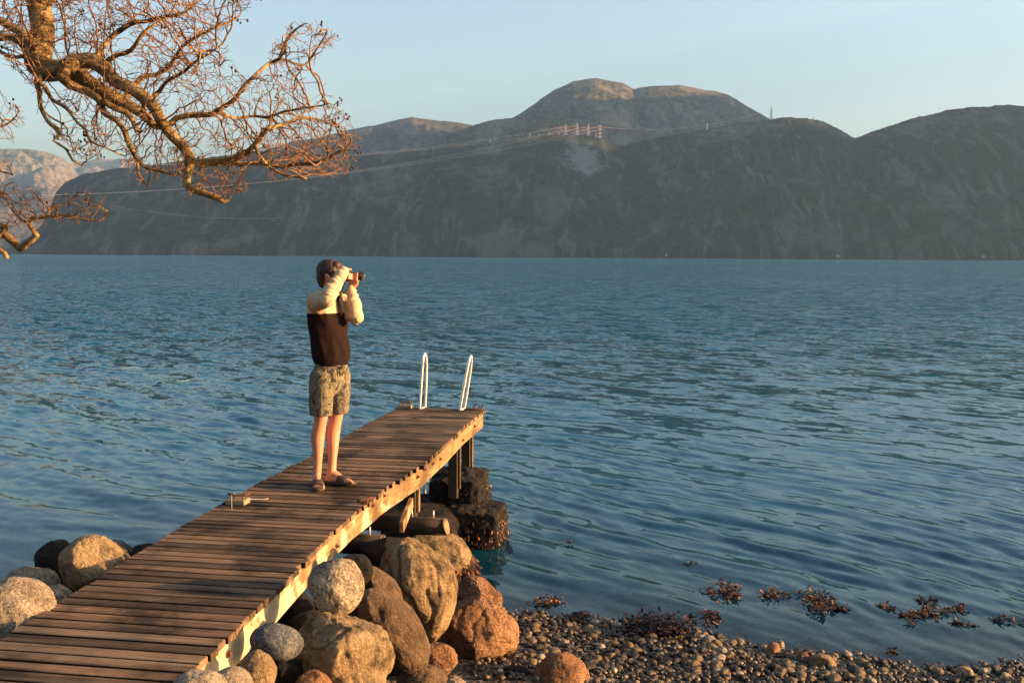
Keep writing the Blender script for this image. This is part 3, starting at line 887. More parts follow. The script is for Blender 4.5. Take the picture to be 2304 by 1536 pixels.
weed_clump(1550, 1271, 28, 6, 'few orange seaweed leaves floating alone in open water', 20, .02, 15)
weed_clump(2100, 1306, 5, 4, 'single orange seaweed leaf in open water on the right', 5, .03, 19)
weed_clump(2017, 1469, 14, 8, 'dark red seaweed tuft by the waterline stones', 35, .04, 16)
weed_clump(1492, 1418, 72, 26, 'large dark red heap of seaweed washed onto the pebbles', 900, .20, 17, 'darkweed', 0.06)
weed_clump(1310, 1388, 40, 8, 'flat dark seaweed strip at the edge of the pebbles', 120, .06, 18, 'darkweed', 0.03)

def drape(parent, n, seed, mat, test, L=(.04, .10), wd=(.008, .018)):
    """blades of weed rooted on the surface of a rock, hanging down"""
    rr = random.Random(seed); mb = MB(); me = parent.data
    vs = [v for v in me.vertices if test(v.co)]
    for i in range(n):
        v = rr.choice(vs); nn_ = v.normal
        d = (Vector((0, 0, -1)) + nn_ * .45 + Vector((rr.uniform(-.4, .4), rr.uniform(-.4, .4), 0)))
        blade(mb, v.co + nn_ * .004, d, rr.uniform(*L), rr.uniform(*wd), rr, nn_, 4, min(1, max(0, rr.gauss(.4, .28))))
    return tag(mb.build('seaweed', M[mat], parent), None, None, None, 'stuff')
b = B['weed']
drape(b, 1500, 3, 'weed', lambda c: c.z < .06 + .3 * c.x and c.x > -.02 and c.y < .12)

def block(px, py, y, hx, hz, hy, label, seed, rz=0.0):
    vs, fs = ico(5); off = Vector((seed * 2.2, seed, 0)); res = []
    for v in vs:
        p = v / max(abs(v.x), abs(v.y), abs(v.z)) * 0.62 + v * 0.42
        p *= 1 + .10 * mnoise.noise(v * 1.6 + off) + .07 * mnoise.noise(v * 4 + off) + .03 * mnoise.noise(v * 9 + off)
        res.append((p.x * hx, p.y * hy, p.z * hz))
    o = link('rock_block', res, fs, M['darkrock']); o.location = at(px, py, y); o.rotation_euler = (0, 0, rz)
    tag(o, label, 'rock', 'rough blocks under the pier end')
    drape(o, 1300, seed, 'weed' if seed == 5 else 'darkweed', lambda c: c.z > -.25 * hz or c.x > .5 * hx, (.025, .06), (.005, .012))
    return o
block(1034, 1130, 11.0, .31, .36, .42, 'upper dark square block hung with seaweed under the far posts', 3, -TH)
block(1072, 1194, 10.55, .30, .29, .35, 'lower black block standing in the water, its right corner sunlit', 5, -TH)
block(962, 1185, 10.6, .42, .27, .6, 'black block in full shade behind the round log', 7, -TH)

# ------------------------------------------------------------------ pebbles
peb_m = []
for nm, cs in (('tan_pebble', [(.075, .045, .018), (.15, .095, .042), (.24, .165, .085)]), ('pale_pebble', [(.17, .135, .09), (.27, .22, .15), (.36, .31, .23)]), ('dark_pebble', [(.014, .010, .008), (.03, .022, .017), (.055, .04, .03)])):
    peb_m.append(rock_mat(nm, cs, .3, .4, .5, rough=.38))
shapes = []
rr = random.Random(11)
for q in range(12):
    vs, fs = ico(3); sc = Vector((1, rr.uniform(.65, .95), rr.uniform(.42, .75))); off = Vector((q * 4.1, 2, 3))
    shapes.append(([Vector((v.x * sc.x, v.y * sc.y, v.z * sc.z)) * (1 + .22 * mnoise.noise(v * .9 + off) + .06 * mnoise.noise(v * 2.4 + off)) for v in vs], fs))
LB = ['rounded golden tan beach pebble among the shoreline pebbles', 'pale cream rounded pebble among the shoreline pebbles', 'dark wet rounded pebble among the shoreline pebbles']
proto = {}
for q in range(12):
    for mi in range(3):
        me_ = bpy.data.meshes.new('pebble'); me_.from_pydata([tuple(v) for v in shapes[q][0]], [], shapes[q][1]); me_.update(); me_.shade_smooth(); me_.materials.append(peb_m[mi]); proto[(q, mi)] = me_
placed = []
def in_view(x, y, z):
    d = Vector((x, y, z)) - CAM; zc = d.dot(_fw)
    return 1152 + F * d.dot(RT) / zc, 768 - F * d.dot(UP) / zc
rr = random.Random(21); cnt = 0; tries = 0
while cnt < 290 and tries < 20000:
    tries += 1
    x = rr.uniform(0.05, 4.2); y = rr.uniform(6.6, 8.6)
    if y > shore(x) + .12 - .1 * rr.random(): continue
    px, py = in_view(x, y, 0.05)
    if not (1130 < px < 2320 and py < 1550): continue
    r_ = rr.uniform(.026, .05) if rr.random() < .93 else rr.uniform(.05, .072)
    if any((x - a) ** 2 + (y - b) ** 2 < (r_ + c) ** 2 * .55 for a, b, c in placed): continue
    placed.append((x, y, r_)); cnt += 1
    mi = rr.choices((0, 1, 2), (.42, .13, .45))[0]
    o = bpy.data.objects.new('pebble', proto[(rr.randrange(12), mi)]); COL.objects.link(o)
    o.location = (x, y, ground_z(x, y) + r_ * .38); o.scale = (r_, r_, r_); o.rotation_euler = (rr.uniform(-.35, .35), rr.uniform(-.35, .35), rr.uniform(0, 6.28))
    tag(o, LB[mi], 'pebble', 'pebbles on the beach')
gm = NM('gravel_stones', .55, .35)
tn = gm.attr('tone')
gb = gm.ramp(tn, [(0.0, (.010, .007, .005)), (.35, (.028, .018, .011)), (.6, (.085, .052, .024)), (.85, (.17, .115, .055)), (1.0, (.30, .25, .17))])
gm.col(gm.mix(gm.math('MULTIPLY', gm.noise(120, 4), .6), gb, (.05, .035, .02))); gm.bump(gm.noise(60, 4), .4, .004)
mb = MB(); low = []
for q in range(8):
    vs, fs = ico(2); off = Vector((q * 3.3, 7, 1)); sc = Vector((1, rr.uniform(.6, .95), rr.uniform(.4, .75)))
    low.append(([Vector((v.x * sc.x, v.y * sc.y, v.z * sc.z)) * (1 + .22 * mnoise.noise(v + off)) for v in vs], fs))
cnt = 0
for _ in range(60000):
    if cnt > 4600: break
    x = rr.uniform(-.8, 4.6); y = rr.uniform(6.0, 9.6)
    sh = shore(x)
    if y > sh + .05:
        if rr.random() < min(1, (y - sh) * 1.2 + .1): continue
    px, py = in_view(x, y, 0.0)
    if not (1060 < px < 2400 and py < 1620): continue
    r_ = rr.uniform(.010, .027)
    Mx = Matrix.Rotation(rr.uniform(0, 6.28), 3, 'Z') @ Matrix.Rotation(rr.uniform(-.4, .4), 3, 'X')
    v, f = low[rr.randrange(8)]; c = Vector((x, y, ground_z(x, y) + r_ * .25 + rr.uniform(0, .012)))
    mb.add([c + (Mx @ q) * r_ for q in v], f, min(1, max(0, rr.gauss(.42, .25)))); cnt += 1
tag(mb.build('gravel', gm.m), 'wet brown shingle filling the beach between larger pebbles', 'gravel', None, 'stuff')
def stone(px, py, rx, ry, y, mat, label, seed, rot=0):
    boulder('stone', px, py, y, rx, ry, mat, label, seed=seed, sub=4, rot=rot, cat='stone', group='larger stones on the pebble beach', facets=10, fl=.82)
stone(1738, 1462, 17, 20, 7.42, 'rust', 'red pointed stone standing at the waterline', 61, 20)
stone(1754, 1450, 13, 11, 7.55, 'pale', 'pale yellow stone leaning behind the red pointed stone', 62)
stone(1848, 1494, 34, 26, 7.15, 'tan', 'large flat-sided tan stone at the waterline on the right', 63, 12)
stone(1808, 1482, 18, 18, 7.25, 'rust', 'brown stone against the left side of the flat-sided tan stone', 64)
stone(2118, 1485, 18, 9, 7.45, 'greyrock', 'flat grey stone in shallow water at lower right', 65)
stone(1533, 1450, 17, 13, 7.6, 'pale', 'pale rounded stone in front of the dark seaweed heap', 66)
stone(2170, 1512, 20, 16, 6.98, 'granite', 'speckled stone at the lower right waterline', 67)
stone(1905, 1528, 16, 12, 7.0, 'darkrock', 'dark stone low in the lower right shingle', 68)

# ------------------------------------------------------------------ pylons, cables, houses
M['py_grey'] = plain('galvanised_lattice', (.66, .60, .54), .5, .4, .2, .05)
M['py_red'] = plain('red_painted_lattice', (.50, .08, .05), .6, .3, 0, .05)
M['py_white'] = plain('white_painted_lattice', (.80, .76, .72), .6, .3, 0, .05)
def pylon(px, pyb, y, H, label, kind, wid=.24):
    base = at(px, pyb, y)
    root = empty('transmission_tower', base); tag(root, label, 'pylon', 'power pylons on the hills')
    bw = H * wid / 2; th = max(H * .012, y / F * .27)
    def w_at(t): return bw * (1 - t) ** 1.3 * .82 + bw * .18
    lv = [i / 8 for i in range(9)]
    parts = {}
    for i in range(8):
        a, b2 = lv[i], lv[i + 1]
        mt = ('py_red' if i % 2 else 'py_white') if kind == 'red' else 'py_grey'
        mb = parts.setdefault((i, mt) if kind == 'red' else (0, mt), MB())
        wa, wb_ = w_at(a), w_at(b2)
        cs = [(-1, -1), (1, -1), (1, 1), (-1, 1)]
        for q in range(4):
            c1, c2 = cs[q], cs[(q + 1) % 4]
            mb.tube([(c1[0] * wa, c1[1] * wa, a * H), (c1[0] * wb_, c1[1] * wb_, b2 * H)], th, 4)
            mb.tube([(c1[0] * wa, c1[1] * wa, a * H), (c2[0] * wb_, c2[1] * wb_, b2 * H)], th * .7, 4)
            mb.tube([(c2[0] * wa, c2[1] * wa, a * H), (c1[0] * wb_, c1[1] * wb_, b2 * H)], th * .7, 4)
            mb.tube([(c1[0] * wb_, c1[1] * wb_, b2 * H), (c2[0] * wb_, c2[1] * wb_, b2 * H)], th * .7, 4)
    for mt, mb in parts.items():
        mb.build('lattice', M[mt[1]], root, False)
    for hz_, ln in ((.66, .19), (.84, .13)):
        mb = MB()
        for s_ in (-1, 1):
            mb.tube([(0, 0, H * hz_), (s_ * H * ln, 0, H * (hz_ + .005))], th, 4)
            mb.tube([(0, 0, H * (hz_ + .06)), (s_ * H * ln, 0, H * (hz_ + .005))], th * .7, 4)
        mb.build('crossarm', M['py_grey'], root, False)
    return root
YP = 3292
PYL = [(1273, 303, 25, 'red', 'red and white pylon, leftmost of the four tall ones on the spur'), (1299, 302, 26, 'grey', 'grey pylon next to the leftmost red and white one on the spur'), (1324, 304, 25, 'grey', 'grey pylon left of the rightmost red and white one on the spur'), (1350, 309, 31, 'red', 'tallest red and white pylon, rightmost on the lit spur')]
tops = []
for px, pb, hp, kd, lb in PYL:
    H = hp * YP / F
    r_ = pylon(px, pb + 1.5, YP, H, lb, kd)
    tops.append(r_.location + Vector((0, 0, H * .78)))
for i, (px, pb, hp, yy_, lb) in enumerate([(1192, 308, 9, 3294, 'tiny lit pylon, leftmost of the row behind the tall ones'), (1213, 307, 7, 3294, 'second tiny pylon from the left in the distant row'), (1236, 305, 8, 3294, 'tiny pylon halfway between the row end and the tall ones'), (1258, 304, 8, 3294, 'tiny pylon just left of the leftmost tall one'), (1341, 310, 13, 3296, 'small pylon directly left of the tallest one'), (1103, 326, 13, 3294, 'faint pylon on the wooded slope left of the spur'), (1049, 330, 8, 3290, 'small pale mast at the left end of the spur ridge'), (1080, 331, 10, 3290, 'thin grey mast between the left mast and the faint pylon'), (1735, 268, 27, 3500, 'slender pylon against the sky at the foot of the round summit'), (1830, 269, 8, 3500, 'pylon top showing above the right-hand ridge'), (2067, 266, 9, 3500, 'small pylon top on the skyline at far right'), (1591, 292, 16, 3294, 'faint pylon on the dark slope below the double summit')]):
    pylon(px, pb + 1.5, yy_, hp * yy_ / F, lb, 'grey', .2)
M['cable'] = plain('power_cable', (.66, .52, .39), .5, .4, .2, .02)
def cable(pa, pb, sagpts, label, th=.2):
    """pa, pb world points; sag in metres at the middle"""
    mb = MB(); pts = []
    for i in range(49):
        t = i / 48
        p = pa.lerp(pb, t); p.z -= sagpts * 4 * t * (1 - t)
        pts.append(p)
    mb.tube(pts, th, 5)
    o = mb.build('power_line', M['cable']); tag(o, label, 'power line', 'power lines over the fjord')
nm_ = ['upper cable span from the leftmost tall pylon', 'cable span from the second tall pylon', 'cable span from the third tall pylon', 'cable span from the tallest pylon']
for i, tp in enumerate(tops):
    for q, (ey, dzz) in enumerate(((345 + i * 1.5, 0), (381 + i * 1.4, -9))):
        end = at(-620 + q * 30, (330 if q == 0 else 420) + i * 4, 2500 - i * 50)
        st = tp + Vector((0, 0, dzz))
        # sag so that the span passes px=820 at ey
        xs_ = at(820, ey, 1)
        best = None
        for j in range(200):
            t = j / 199; p = st.lerp(end, t)
            e = abs(p.x / p.y - xs_.x)
            if best is None or e < best[0]: best = (e, t, p)
        t, p = best[1], best[2]
        zt = CAMZ + (xs_.z - CAMZ) * p.y if False else CAMZ + (ray(820, ey).z) * p.y
        sag = (p.z - zt) / (4 * t * (1 - t))
        cable(st, end, sag, ('upper ' if q == 0 else 'lower ') + nm_[i] if i else nm_[0] if q == 0 else 'lower cable span from the leftmost tall pylon')
cable(tops[3], at(1735, 246, 3500), 32, 'cable running right from the tallest pylon to the slender skyline pylon', .3)
cable(at(235, 460, 2700), at(640, 490, 2620), 14, 'faint low cable against the hillside below the branches', .2)
M['house'] = plain('white_house_wall', (.35, .34, .33), .7, .3); M['roof'] = plain('dark_house_roof', (.10, .07, .06), .8, .2)
for px, y, sc, lb in ((1499, 2585, 3.5, 'tiny white house at the far waterline below the rock scar'), (1885, 2585, 4, 'tiny white house at the far waterline right of centre'), (2212, 2585, 4, 'tiny pale house on the far shore near the right edge')):
    c = at(px, 577 + (px - 1152) * .006, y); c.z = 5
    root = empty('house', c); tag(root, lb, 'house', 'houses on the far shore')
    mb = MB(); mb.box((0, 0, 3), (sc * .6, 4, 3)); mb.build('wall', M['house'], root, False)
    mb = MB(); h = 3.2
    mb.add([(-sc * .66, -4.4, 6), (sc * .66, -4.4, 6), (sc * .66, 4.4, 6), (-sc * .66, 4.4, 6), (-sc * .66, 0, 6 + h), (sc * .66, 0, 6 + h)], [(0, 1, 5, 4), (2, 3, 4, 5), (0, 4, 3), (1, 2, 5), (3, 2, 1, 0)]); mb.build('roof', M['roof'], root, False)
#==SPLIT2==
# ------------------------------------------------------------------ person
M['skin'] = plain('skin', (.42, .175, .10), .5, .35, 0, .16, 18)
M['hair'] = plain('dark_brown_hair', (.035, .018, .012), .6, .3, 0, .5, 60)
M['beige'] = plain('beige_fleece', (.42, .31, .195), .95, .1, 0, .06, 50)
M['brown_fleece'] = plain('dark_brown_fleece', (.014, .007, .006), .95, .08, 0, .12, 50)
M['collar'] = plain('black_fabric_trim', (.015, .012, .014), .9, .1)
M['sandal'] = plain('dark_brown_rubber', (.045, .028, .022), .7, .3, 0, .2)
M['camblack'] = plain('black_camera_plastic', (.012, .012, .013), .4, .4)
M['glass'] = plain('dark_lens_glass', (.01, .012, .02), .08, .8)
M['toenail'] = plain('nail', (.75, .48, .38), .4, .4)
k = NM('floral_shorts_fabric', .9, .15)
v_ = k.map((1, 1, .75))
n1 = k.noise(9, 4, .6, v_, 3.2)
n2 = k.noise(26, 3, .6, v_, 2.2)
b_ = k.ramp(n1, [(.40, (.035, .032, .024)), (.44, (.010, .010, .008)), (.47, (.155, .128, .085)), (.56, (.21, .17, .112)), (.58, (.018, .017, .013)), (.62, (.15, .12, .08))])
b_ = k.mix(k.ramp(n2, [(.47, 0.0), (.49, 1.0), (.51, 1.0), (.53, 0.0)]), b_, (.05, .045, .03))
b_ = k.mix(k.ramp(k.noise(40, 3, .6, v_, 1.5), [(.55, 0.0), (.6, .6)]), b_, (.08, .07, .04))
k.col(b_); M['shorts'] = k.m

PY = 7.92                                     # distance of the figure
def J(px, py, dy=0.0): return at(px, py, PY + dy)
root = empty('person', (at(742, 1100, PY).x, PY, dz(topier(at(742, 1095, PY)).y)))
tag(root, 'person in dark and beige fleece, patterned shorts and slides, raising a camera to the eye', 'person')
RL = root.location.copy()
def seg(mb, pts, rad, n=16, flat=None):
    """tapered rounded limb; rad entries r or (ra, rb)"""
    pts = [Vector(p) - RL for p in pts]
    rr_ = [(r, r) if not isinstance(r, (tuple, list)) else tuple(r) for r in rad]
    d0 = (pts[0] - pts[1]).normalized(); d1 = (pts[-1] - pts[-2]).normalized()
    P, Q = [], []
    for a in (80, 60, 40, 20):
        s_, c_ = math.sin(R(a)), math.cos(R(a)); r = rr_[0]; m_ = min(r)
        P.append(pts[0] + d0 * m_ * s_); Q.append((r[0] * c_, r[1] * c_))
    for i in range(len(pts)):
        P.append(pts[i]); Q.append(rr_[i])
    for a in (20, 40, 60, 80):
        s_, c_ = math.sin(R(a)), math.cos(R(a)); r = rr_[-1]; m_ = min(r)
        P.append(pts[-1] + d1 * m_ * s_); Q.append((r[0] * c_, r[1] * c_))
    mb.tube(P, Q, n, flat=flat)
def ell(mb, c, r, Mx=None, n=2):
    vs, fs = ico(n); c = Vector(c) - RL
    Mx = Mx or Matrix.Identity(3)
    mb.add([c + Mx @ Vector((v.x * r[0], v.y * r[1], v.z * r[2])) for v in vs], fs)
def fuse(mb, name, mat, vox, smooth, parent, disp=None, mats=None, matfn=None):
    me_ = bpy.data.meshes.new('tmp'); me_.from_pydata(mb.v, [], mb.f); me_.update()
    o_ = bpy.data.objects.new('tmp', me_); s2 = bpy.data.scenes.new('tmp'); s2.collection.objects.link(o_)
    md = o_.modifiers.new('r', 'REMESH'); md.mode = 'VOXEL'; md.voxel_size = vox; md.adaptivity = 0
    if smooth:
        m2 = o_.modifiers.new('s', 'SMOOTH'); m2.iterations = smooth; m2.factor = .5
    with bpy.context.temp_override(scene=s2, view_layer=s2.view_layers[0]):
        dg = bpy.context.evaluated_depsgraph_get(); ev = o_.evaluated_get(dg)
        nm2 = bpy.data.meshes.new_from_object(ev)
    bpy.data.objects.remove(o_); bpy.data.scenes.remove(s2)
    o = bpy.data.objects.new(name, nm2); COL.objects.link(o); o.parent = parent; nm2.name = name
    nm2.materials.clear()
    for mm in (mats or [mat]): nm2.materials.append(mm)
    if disp:
        ns_ = [v.normal.copy() for v in nm2.vertices]; cs_ = [v.co + n_ * disp(v.co + RL, n_) for v, n_ in zip(nm2.vertices, ns_)]
        nm2.vertices.foreach_set('co', [q for c_ in cs_ for q in c_])
    if matfn:
        for p in nm2.polygons: p.material_index = matfn(p.center + RL)
    nm2.update(); nm2.shade_smooth()
    return o

FC = Vector((.77, -.64, 0)); LC = Vector((.64, .77, 0))       # torso facing and the person's left
pel = J(743, 838)
hipR, hipL = pel - LC * .095, pel + LC * .095
footz = lambda px, py: dz(topier(onz(px, py, 1.22)).y)
ankR = onz(715, 1090, 0); zR = footz(716, 1096); zL = footz(760, 1085)
aR = onz(713, 1084, zR + .03); aL = onz(746, 1078, zL + .03)
ankR = Vector((aR.x, aR.y, zR + .095)); ankL = Vector((aL.x, aL.y, zL + .095))
kneeR = at(722, 938, (hipR.y + ankR.y) / 2 - .03); kneeL = at(757, 932, (hipL.y + ankL.y) / 2 - .03)
shR, shL = J(706, 680, -.15), J(768, 682, .13)
chest = J(742, 715, 0); neckb = J(745, 668, .0)
elR, wrR = J(735, 672, -.36), J(772, 610, -.17)
elL, wrL = J(800, 716, -.02), J(790, 650, -.02)
head = J(745, 619, .0)

body = MB()
# trunk under the clothes, neck
seg(body, [pel, pel.lerp(chest, .5), chest], [(.105, .08), (.11, .09), (.13, .09)], 20, flat=LC)
seg(body, [chest, neckb - FC * .01], [.10, .07])
seg(body, [neckb - FC * .015, head + Vector((-.01, 0, -.06))], [.058, .055])
# head: skull, face, jaw, nose, brow, lips, ear
HF = Vector((.985, -.17, 0)).normalized(); HL = Vector((.17, .985, 0)).normalized()
HM = Matrix((HF, HL, Vector((0, 0, 1)))).transposed()
def hp(f, l, u): return head + HF * f + HL * l + Vector((0, 0, u))
ell(body, hp(-.012, 0, .022), (.096, .074, .090), HM, 3)
ell(body, hp(.020, 0, -.035), (.068, .060, .080), HM, 3)
ell(body, hp(.048, 0, -.088), (.034, .034, .026), HM)
ell(body, hp(.084, 0, .012), (.012, .052, .012), HM)
seg(body, [hp(.086, 0, .006), hp(.106, 0, -.024)], [.010, .014], 8)
ell(body, hp(.086, 0, -.055), (.012, .026, .007), HM); ell(body, hp(.084, 0, -.067), (.011, .023, .007), HM)
for s_ in (-1, 1):
    ell(body, hp(-.005, s_ * .077, -.012), (.019, .009, .032), HM)
    ell(body, hp(.060, s_ * .040, -.020), (.026, .022, .022), HM)
# legs
for hp_, kn, an in ((hipR, kneeR, ankR), (hipL, kneeL, ankL)):
    dn = (an - kn)
    calf = -FC * .022
    seg(body, [hp_ + Vector((0, 0, -.07)), hp_.lerp(kn, .5), kn + Vector((0, 0, .05))], [.070, .066, .056])
    seg(body, [kn + Vector((0, 0, .05)), kn, kn + dn * .12 + calf * .3, kn + dn * .28 + calf, kn + dn * .42 + calf * .9, kn + dn * .62 + calf * .3, kn + dn * .82, an], [.056, .054, .051, .057, .054, .042, .034, .036])
def foot(an, fd, zf):
    fd = Vector(fd).normalized(); sd_ = Vector((-fd.y, fd.x, 0))
    base_ = Vector((an.x, an.y, zf + .024))
    seg(body, [an + Vector((0, 0, .0)), base_ - fd * .018 + Vector((0, 0, .012))], [.036, .034])
    seg(body, [base_ - fd * .038 + Vector((0, 0, .004)), base_ + fd * .03 + Vector((0, 0, .012)), base_ + fd * .10 + Vector((0, 0, .006)), base_ + fd * .145], [(.032, .026), (.034, .036), (.042, .026), (.043, .015)], 16, flat=sd_)
    seg(body, [an + fd * .01 + Vector((0, 0, -.01)), base_ + fd * .10 + Vector((0, 0, .016))], [.032, .022])
    return base_, fd, sd_
fR = foot(ankR, (.26, -.97, 0), zR); fL = foot(ankL, (.975, -.22, 0), zL)
for (base_, fd, sd_), inner in ((fR, 1), (fL, -1)):
    for q in range(5):
        o_ = (.036, .018, .001, -.016, -.031)[q] * inner
        L_ = (.052, .050, .043, .036, .028)[q]; r_ = (.0135, .0098, .0092, .0088, .0086)[q]
        p0 = base_ + fd * (.138 - .004 * q) + sd_ * o_ + Vector((0, 0, .002))
        seg(body, [p0, p0 + fd * L_ * .6 + Vector((0, 0, .006)), p0 + fd * L_ + Vector((0, 0, -.003))], [r_, r_ * .92, r_ * .95], 10)
# arms (inside the sleeves) and hands
seg(body, [shR, elR], [.048, .04]); seg(body, [elR, wrR], [.04, .028])
seg(body, [shL, elL], [.048, .04]); seg(body, [elL, wrL], [.04, .028])
cbody = J(785, 621, -.015); CX = Vector((.985, -.17, 0)).normalized(); CY = Vector((.17, .985, 0)).normalized(); UZ = Vector((0, 0, 1))
def cp(f, l, u): return cbody + CX * f + CY * l + UZ * u
def chain(pts, r0, r1): 
    n = len(pts); seg(body, pts, [r0 + (r1 - r0) * i / (n - 1) for i in range(n)], 10)
# right hand on the near grip: palm behind the grip, fingers wrapping over its front, index on top
pR = cp(-.012, -.105, .020)
seg(body, [wrR, pR.lerp(wrR, .35), pR, cp(.004, -.100, .010)], [(.028, .024), (.034, .020), (.040, .017), (.038, .016)], 14, flat=UZ)
for q, (u, ln) in enumerate(((.036, .030), (.016, .032), (-.003, .030), (-.021, .024))):
    k0 = cp(.010, -.112 + .003 * q, u)
    if q == 0: pts = [k0, cp(.030, -.105, u + .018), cp(.040, -.080, u + .020), cp(.038, -.058, u + .014)]
    else: pts = [k0, cp(.034, -.110, u + .004), cp(.050, -.088, u), cp(.048, -.062, u - .002)]
    chain(pts, .0098 - .0006 * q, .0082 - .0006 * q)
chain([pR + Vector((0, 0, -.012)), cp(-.036, -.092, .002), cp(-.040, -.062, .010), cp(-.036, -.040, .014)], .012, .009)
# left hand cradling the lens from below
pL = cp(.036, .006, -.058)
seg(body, [wrL, wrL.lerp(pL, .5), pL, cp(.048, .004, -.044)], [(.027, .023), (.032, .019), (.040, .016), (.038, .014)], 14, flat=CX)
for q, f_ in enumerate((.078, .058, .038, .019)):
    s1 = 1 - .08 * q
    chain([cp(f_ - .002, -.030, -.050), cp(f_ + .002, -.050 * s1, -.026), cp(f_ + .004, -.047, .004), cp(f_ + .003, -.030, .024 - .004 * q)], .0100 - .0006 * q, .0080 - .0005 * q)
chain([cp(.050, .020, -.050), cp(.060, .045, -.034), cp(.066, .050, -.006), cp(.068, .040, .018)], .0125, .009)
person_body = fuse(body, 'body', M['skin'], .0048, 3, root)

# hair
hb = MB()
ell(hb, hp(-.020, 0, .036), (.102, .084, .092), HM, 3)
ell(hb, hp(-.062, 0, -.012), (.056, .074, .078), HM, 3)
ell(hb, hp(-.066, 0, -.060), (.038, .056, .046), HM, 2)
ell(hb, hp(.050, 0, .078), (.040, .058, .034), HM, 2)
ell(hb, hp(.010, .060, .03), (.05, .026, .045), HM, 2); ell(hb, hp(.010, -.060, .03), (.05, .026, .045), HM, 2)
def hdisp(p, n):
    q = p - head
    return .0045 * mnoise.noise(Vector((q.x * 45, q.y * 45, q.z * 16))) + .003 * mnoise.noise(q * 110)
def haircut(p):
    return 0
fuse(hb, 'hair', M['hair'], .006, 2, root, hdisp)

# pullover: trunk, sleeves, collar
sw = MB()
def T(px, py, dy=0): return J(px, py, dy)
trunk = [(744, 822, .135, .105), (745, 806, .158, .130), (744, 790, .160, .132), (741, 765, .152, .122), (739, 740, .158, .122), (738, 715, .176, .125), (738, 697, .186, .120), (740, 680, .165, .100), (743, 670, .130, .088), (745, 661, .085, .072)]
seg(sw, [T(a, b_) for a, b_, _, _ in trunk], [(w1, w2) for _, _, w1, w2 in trunk], 32, flat=LC)
seg(sw, [shR + Vector((.03, 0, .0)), shR.lerp(elR, .3), shR.lerp(elR, .7), elR], [(.082), .075, .066, .060], 20)
seg(sw, [elR, elR.lerp(wrR, .25), elR.lerp(wrR, .6), elR.lerp(wrR, .9)], [.060, .060, .050, .042], 20)
seg(sw, [elR.lerp(wrR, .84), wrR - (wrR - elR).normalized() * -.004], [.040, .037], 16)
seg(sw, [shL, shL.lerp(elL, .5), elL + Vector((.0, 0, .01))], [.082, .074, .062], 20)
seg(sw, [elL + Vector((.0, 0, .005)), elL.lerp(wrL, .3) + Vector((.006, 0, 0)), elL.lerp(wrL, .7), elL.lerp(wrL, .92)], [.058, .058, .048, .042], 20)
seg(sw, [elL.lerp(wrL, .86), wrL], [.040, .037], 16)
def arm_d(p):
    d = 9
    for a, b_ in ((shR, elR), (elR, wrR), (shL, elL), (elL, wrL)):
        ab = b_ - a; t = max(0, min(1, (p - a).dot(ab) / ab.length_squared)); d = min(d, (p - a - ab * t).length)
    return d
def arm_t(p):
    d = 9; best = 0; o = 0
    for a, b_ in ((shR, elR), (elR, wrR), (shL, elL), (elL, wrL)):
        ab = b_ - a; t = max(0, min(1, (p - a).dot(ab) / ab.length_squared)); e = (p - a - ab * t).length
        if e < d: d = e; best = o + t * ab.length
        o += 1.0
    return best
z_line = J(742, 703).z
def sdisp(p, n):
    q = p - RL
    if arm_d(p) < .09:
        # sleeve folds run across the arm
        ta = arm_t(p) * 30 + 2.4 * mnoise.noise(q * 7)
        return .006 - .020 * abs(mnoise.noise(Vector((ta, q.x * 5, q.z * 5)))) + .008 * mnoise.noise(q * 8)
    dg_ = q.z - q.x * .9
    d = .020 * (1 - abs(mnoise.noise(Vector((q.x * 11 + q.z * 3.2, q.y * 9, q.z * 1.8)))) * 2.6) * .55 + .006 * mnoise.noise(q * 14)
    zz = p.z - J(742, 822).z
    return d * min(1, max(.15, zz / .12)) + 0
def smat(c):
    if c.z > z_line: return 0
    a = arm_d(c)
    tr_ = abs((c - pel).dot(LC))
    return 0 if a < .085 and not (c.z < z_line and (c - Vector((T(740, 715).x, T(740, 715).y, c.z))).length < .15 and a > .07) else 1
fuse(sw, 'pullover', None, .0065, 5, root, sdisp, [M['beige'], M['brown_fleece']], smat)
cb = MB()                         # open black collar and zip placket
f0 = T(746, 665) + FC * .055
cb.tube([f0 + Vector((0, 0, .025)) + LC * .035 - RL, f0 + FC * .022 - Vector((0, 0, .03)) - RL, f0 + FC * .045 - Vector((0, 0, .09)) - RL, f0 + FC * .062 - Vector((0, 0, .15)) - RL], [(.014, .006)] * 4, 8, flat=LC)
ring_pts = []
for i in range(19):
    a = R(-150 + 300 * i / 18)
    ring_pts.append(T(746, 660) - FC * (-.058 * math.cos(a)) + LC * (.062 * math.sin(a)) + Vector((0, 0, .010 - .02 * math.cos(a))) - RL)
cb.tube(ring_pts, [(.018, .008)] * 19, 8, flat=(0, 0, 1))
cb.build('collar', M['collar'], root)

# shorts
sb = MB()
zw = [(744, 817, .140, .108), (744, 830, .148, .116), (743, 850, .150, .118), (742, 868, .146, .114)]
seg(sb, [T(a, b_) for a, b_, _, _ in zw], [(a, b_) for _, _, a, b_ in zw], 32, flat=LC)
hemR, hemL = at(722, 930, kneeR.y + .0), at(763, 925, kneeL.y + .0)
seg(sb, [hipR + Vector((0, 0, -.03)), hipR.lerp(hemR, .5) , hemR], [(.085, .100), (.084, .098), (.080, .092)], 24, flat=LC)
seg(sb, [hipL + Vector((0, 0, -.03)), hipL.lerp(hemL, .5) , hemL], [(.085, .100), (.080, .094), (.070, .084)], 24, flat=LC)
def shd(p, n):
    q = p - RL
    return .010 * mnoise.noise(Vector((q.x * 14, q.y * 14, q.z * 4))) + .004 * mnoise.noise(q * 22)
so_ = fuse(sb, 'shorts', M['shorts'], .0065, 3, root, shd)
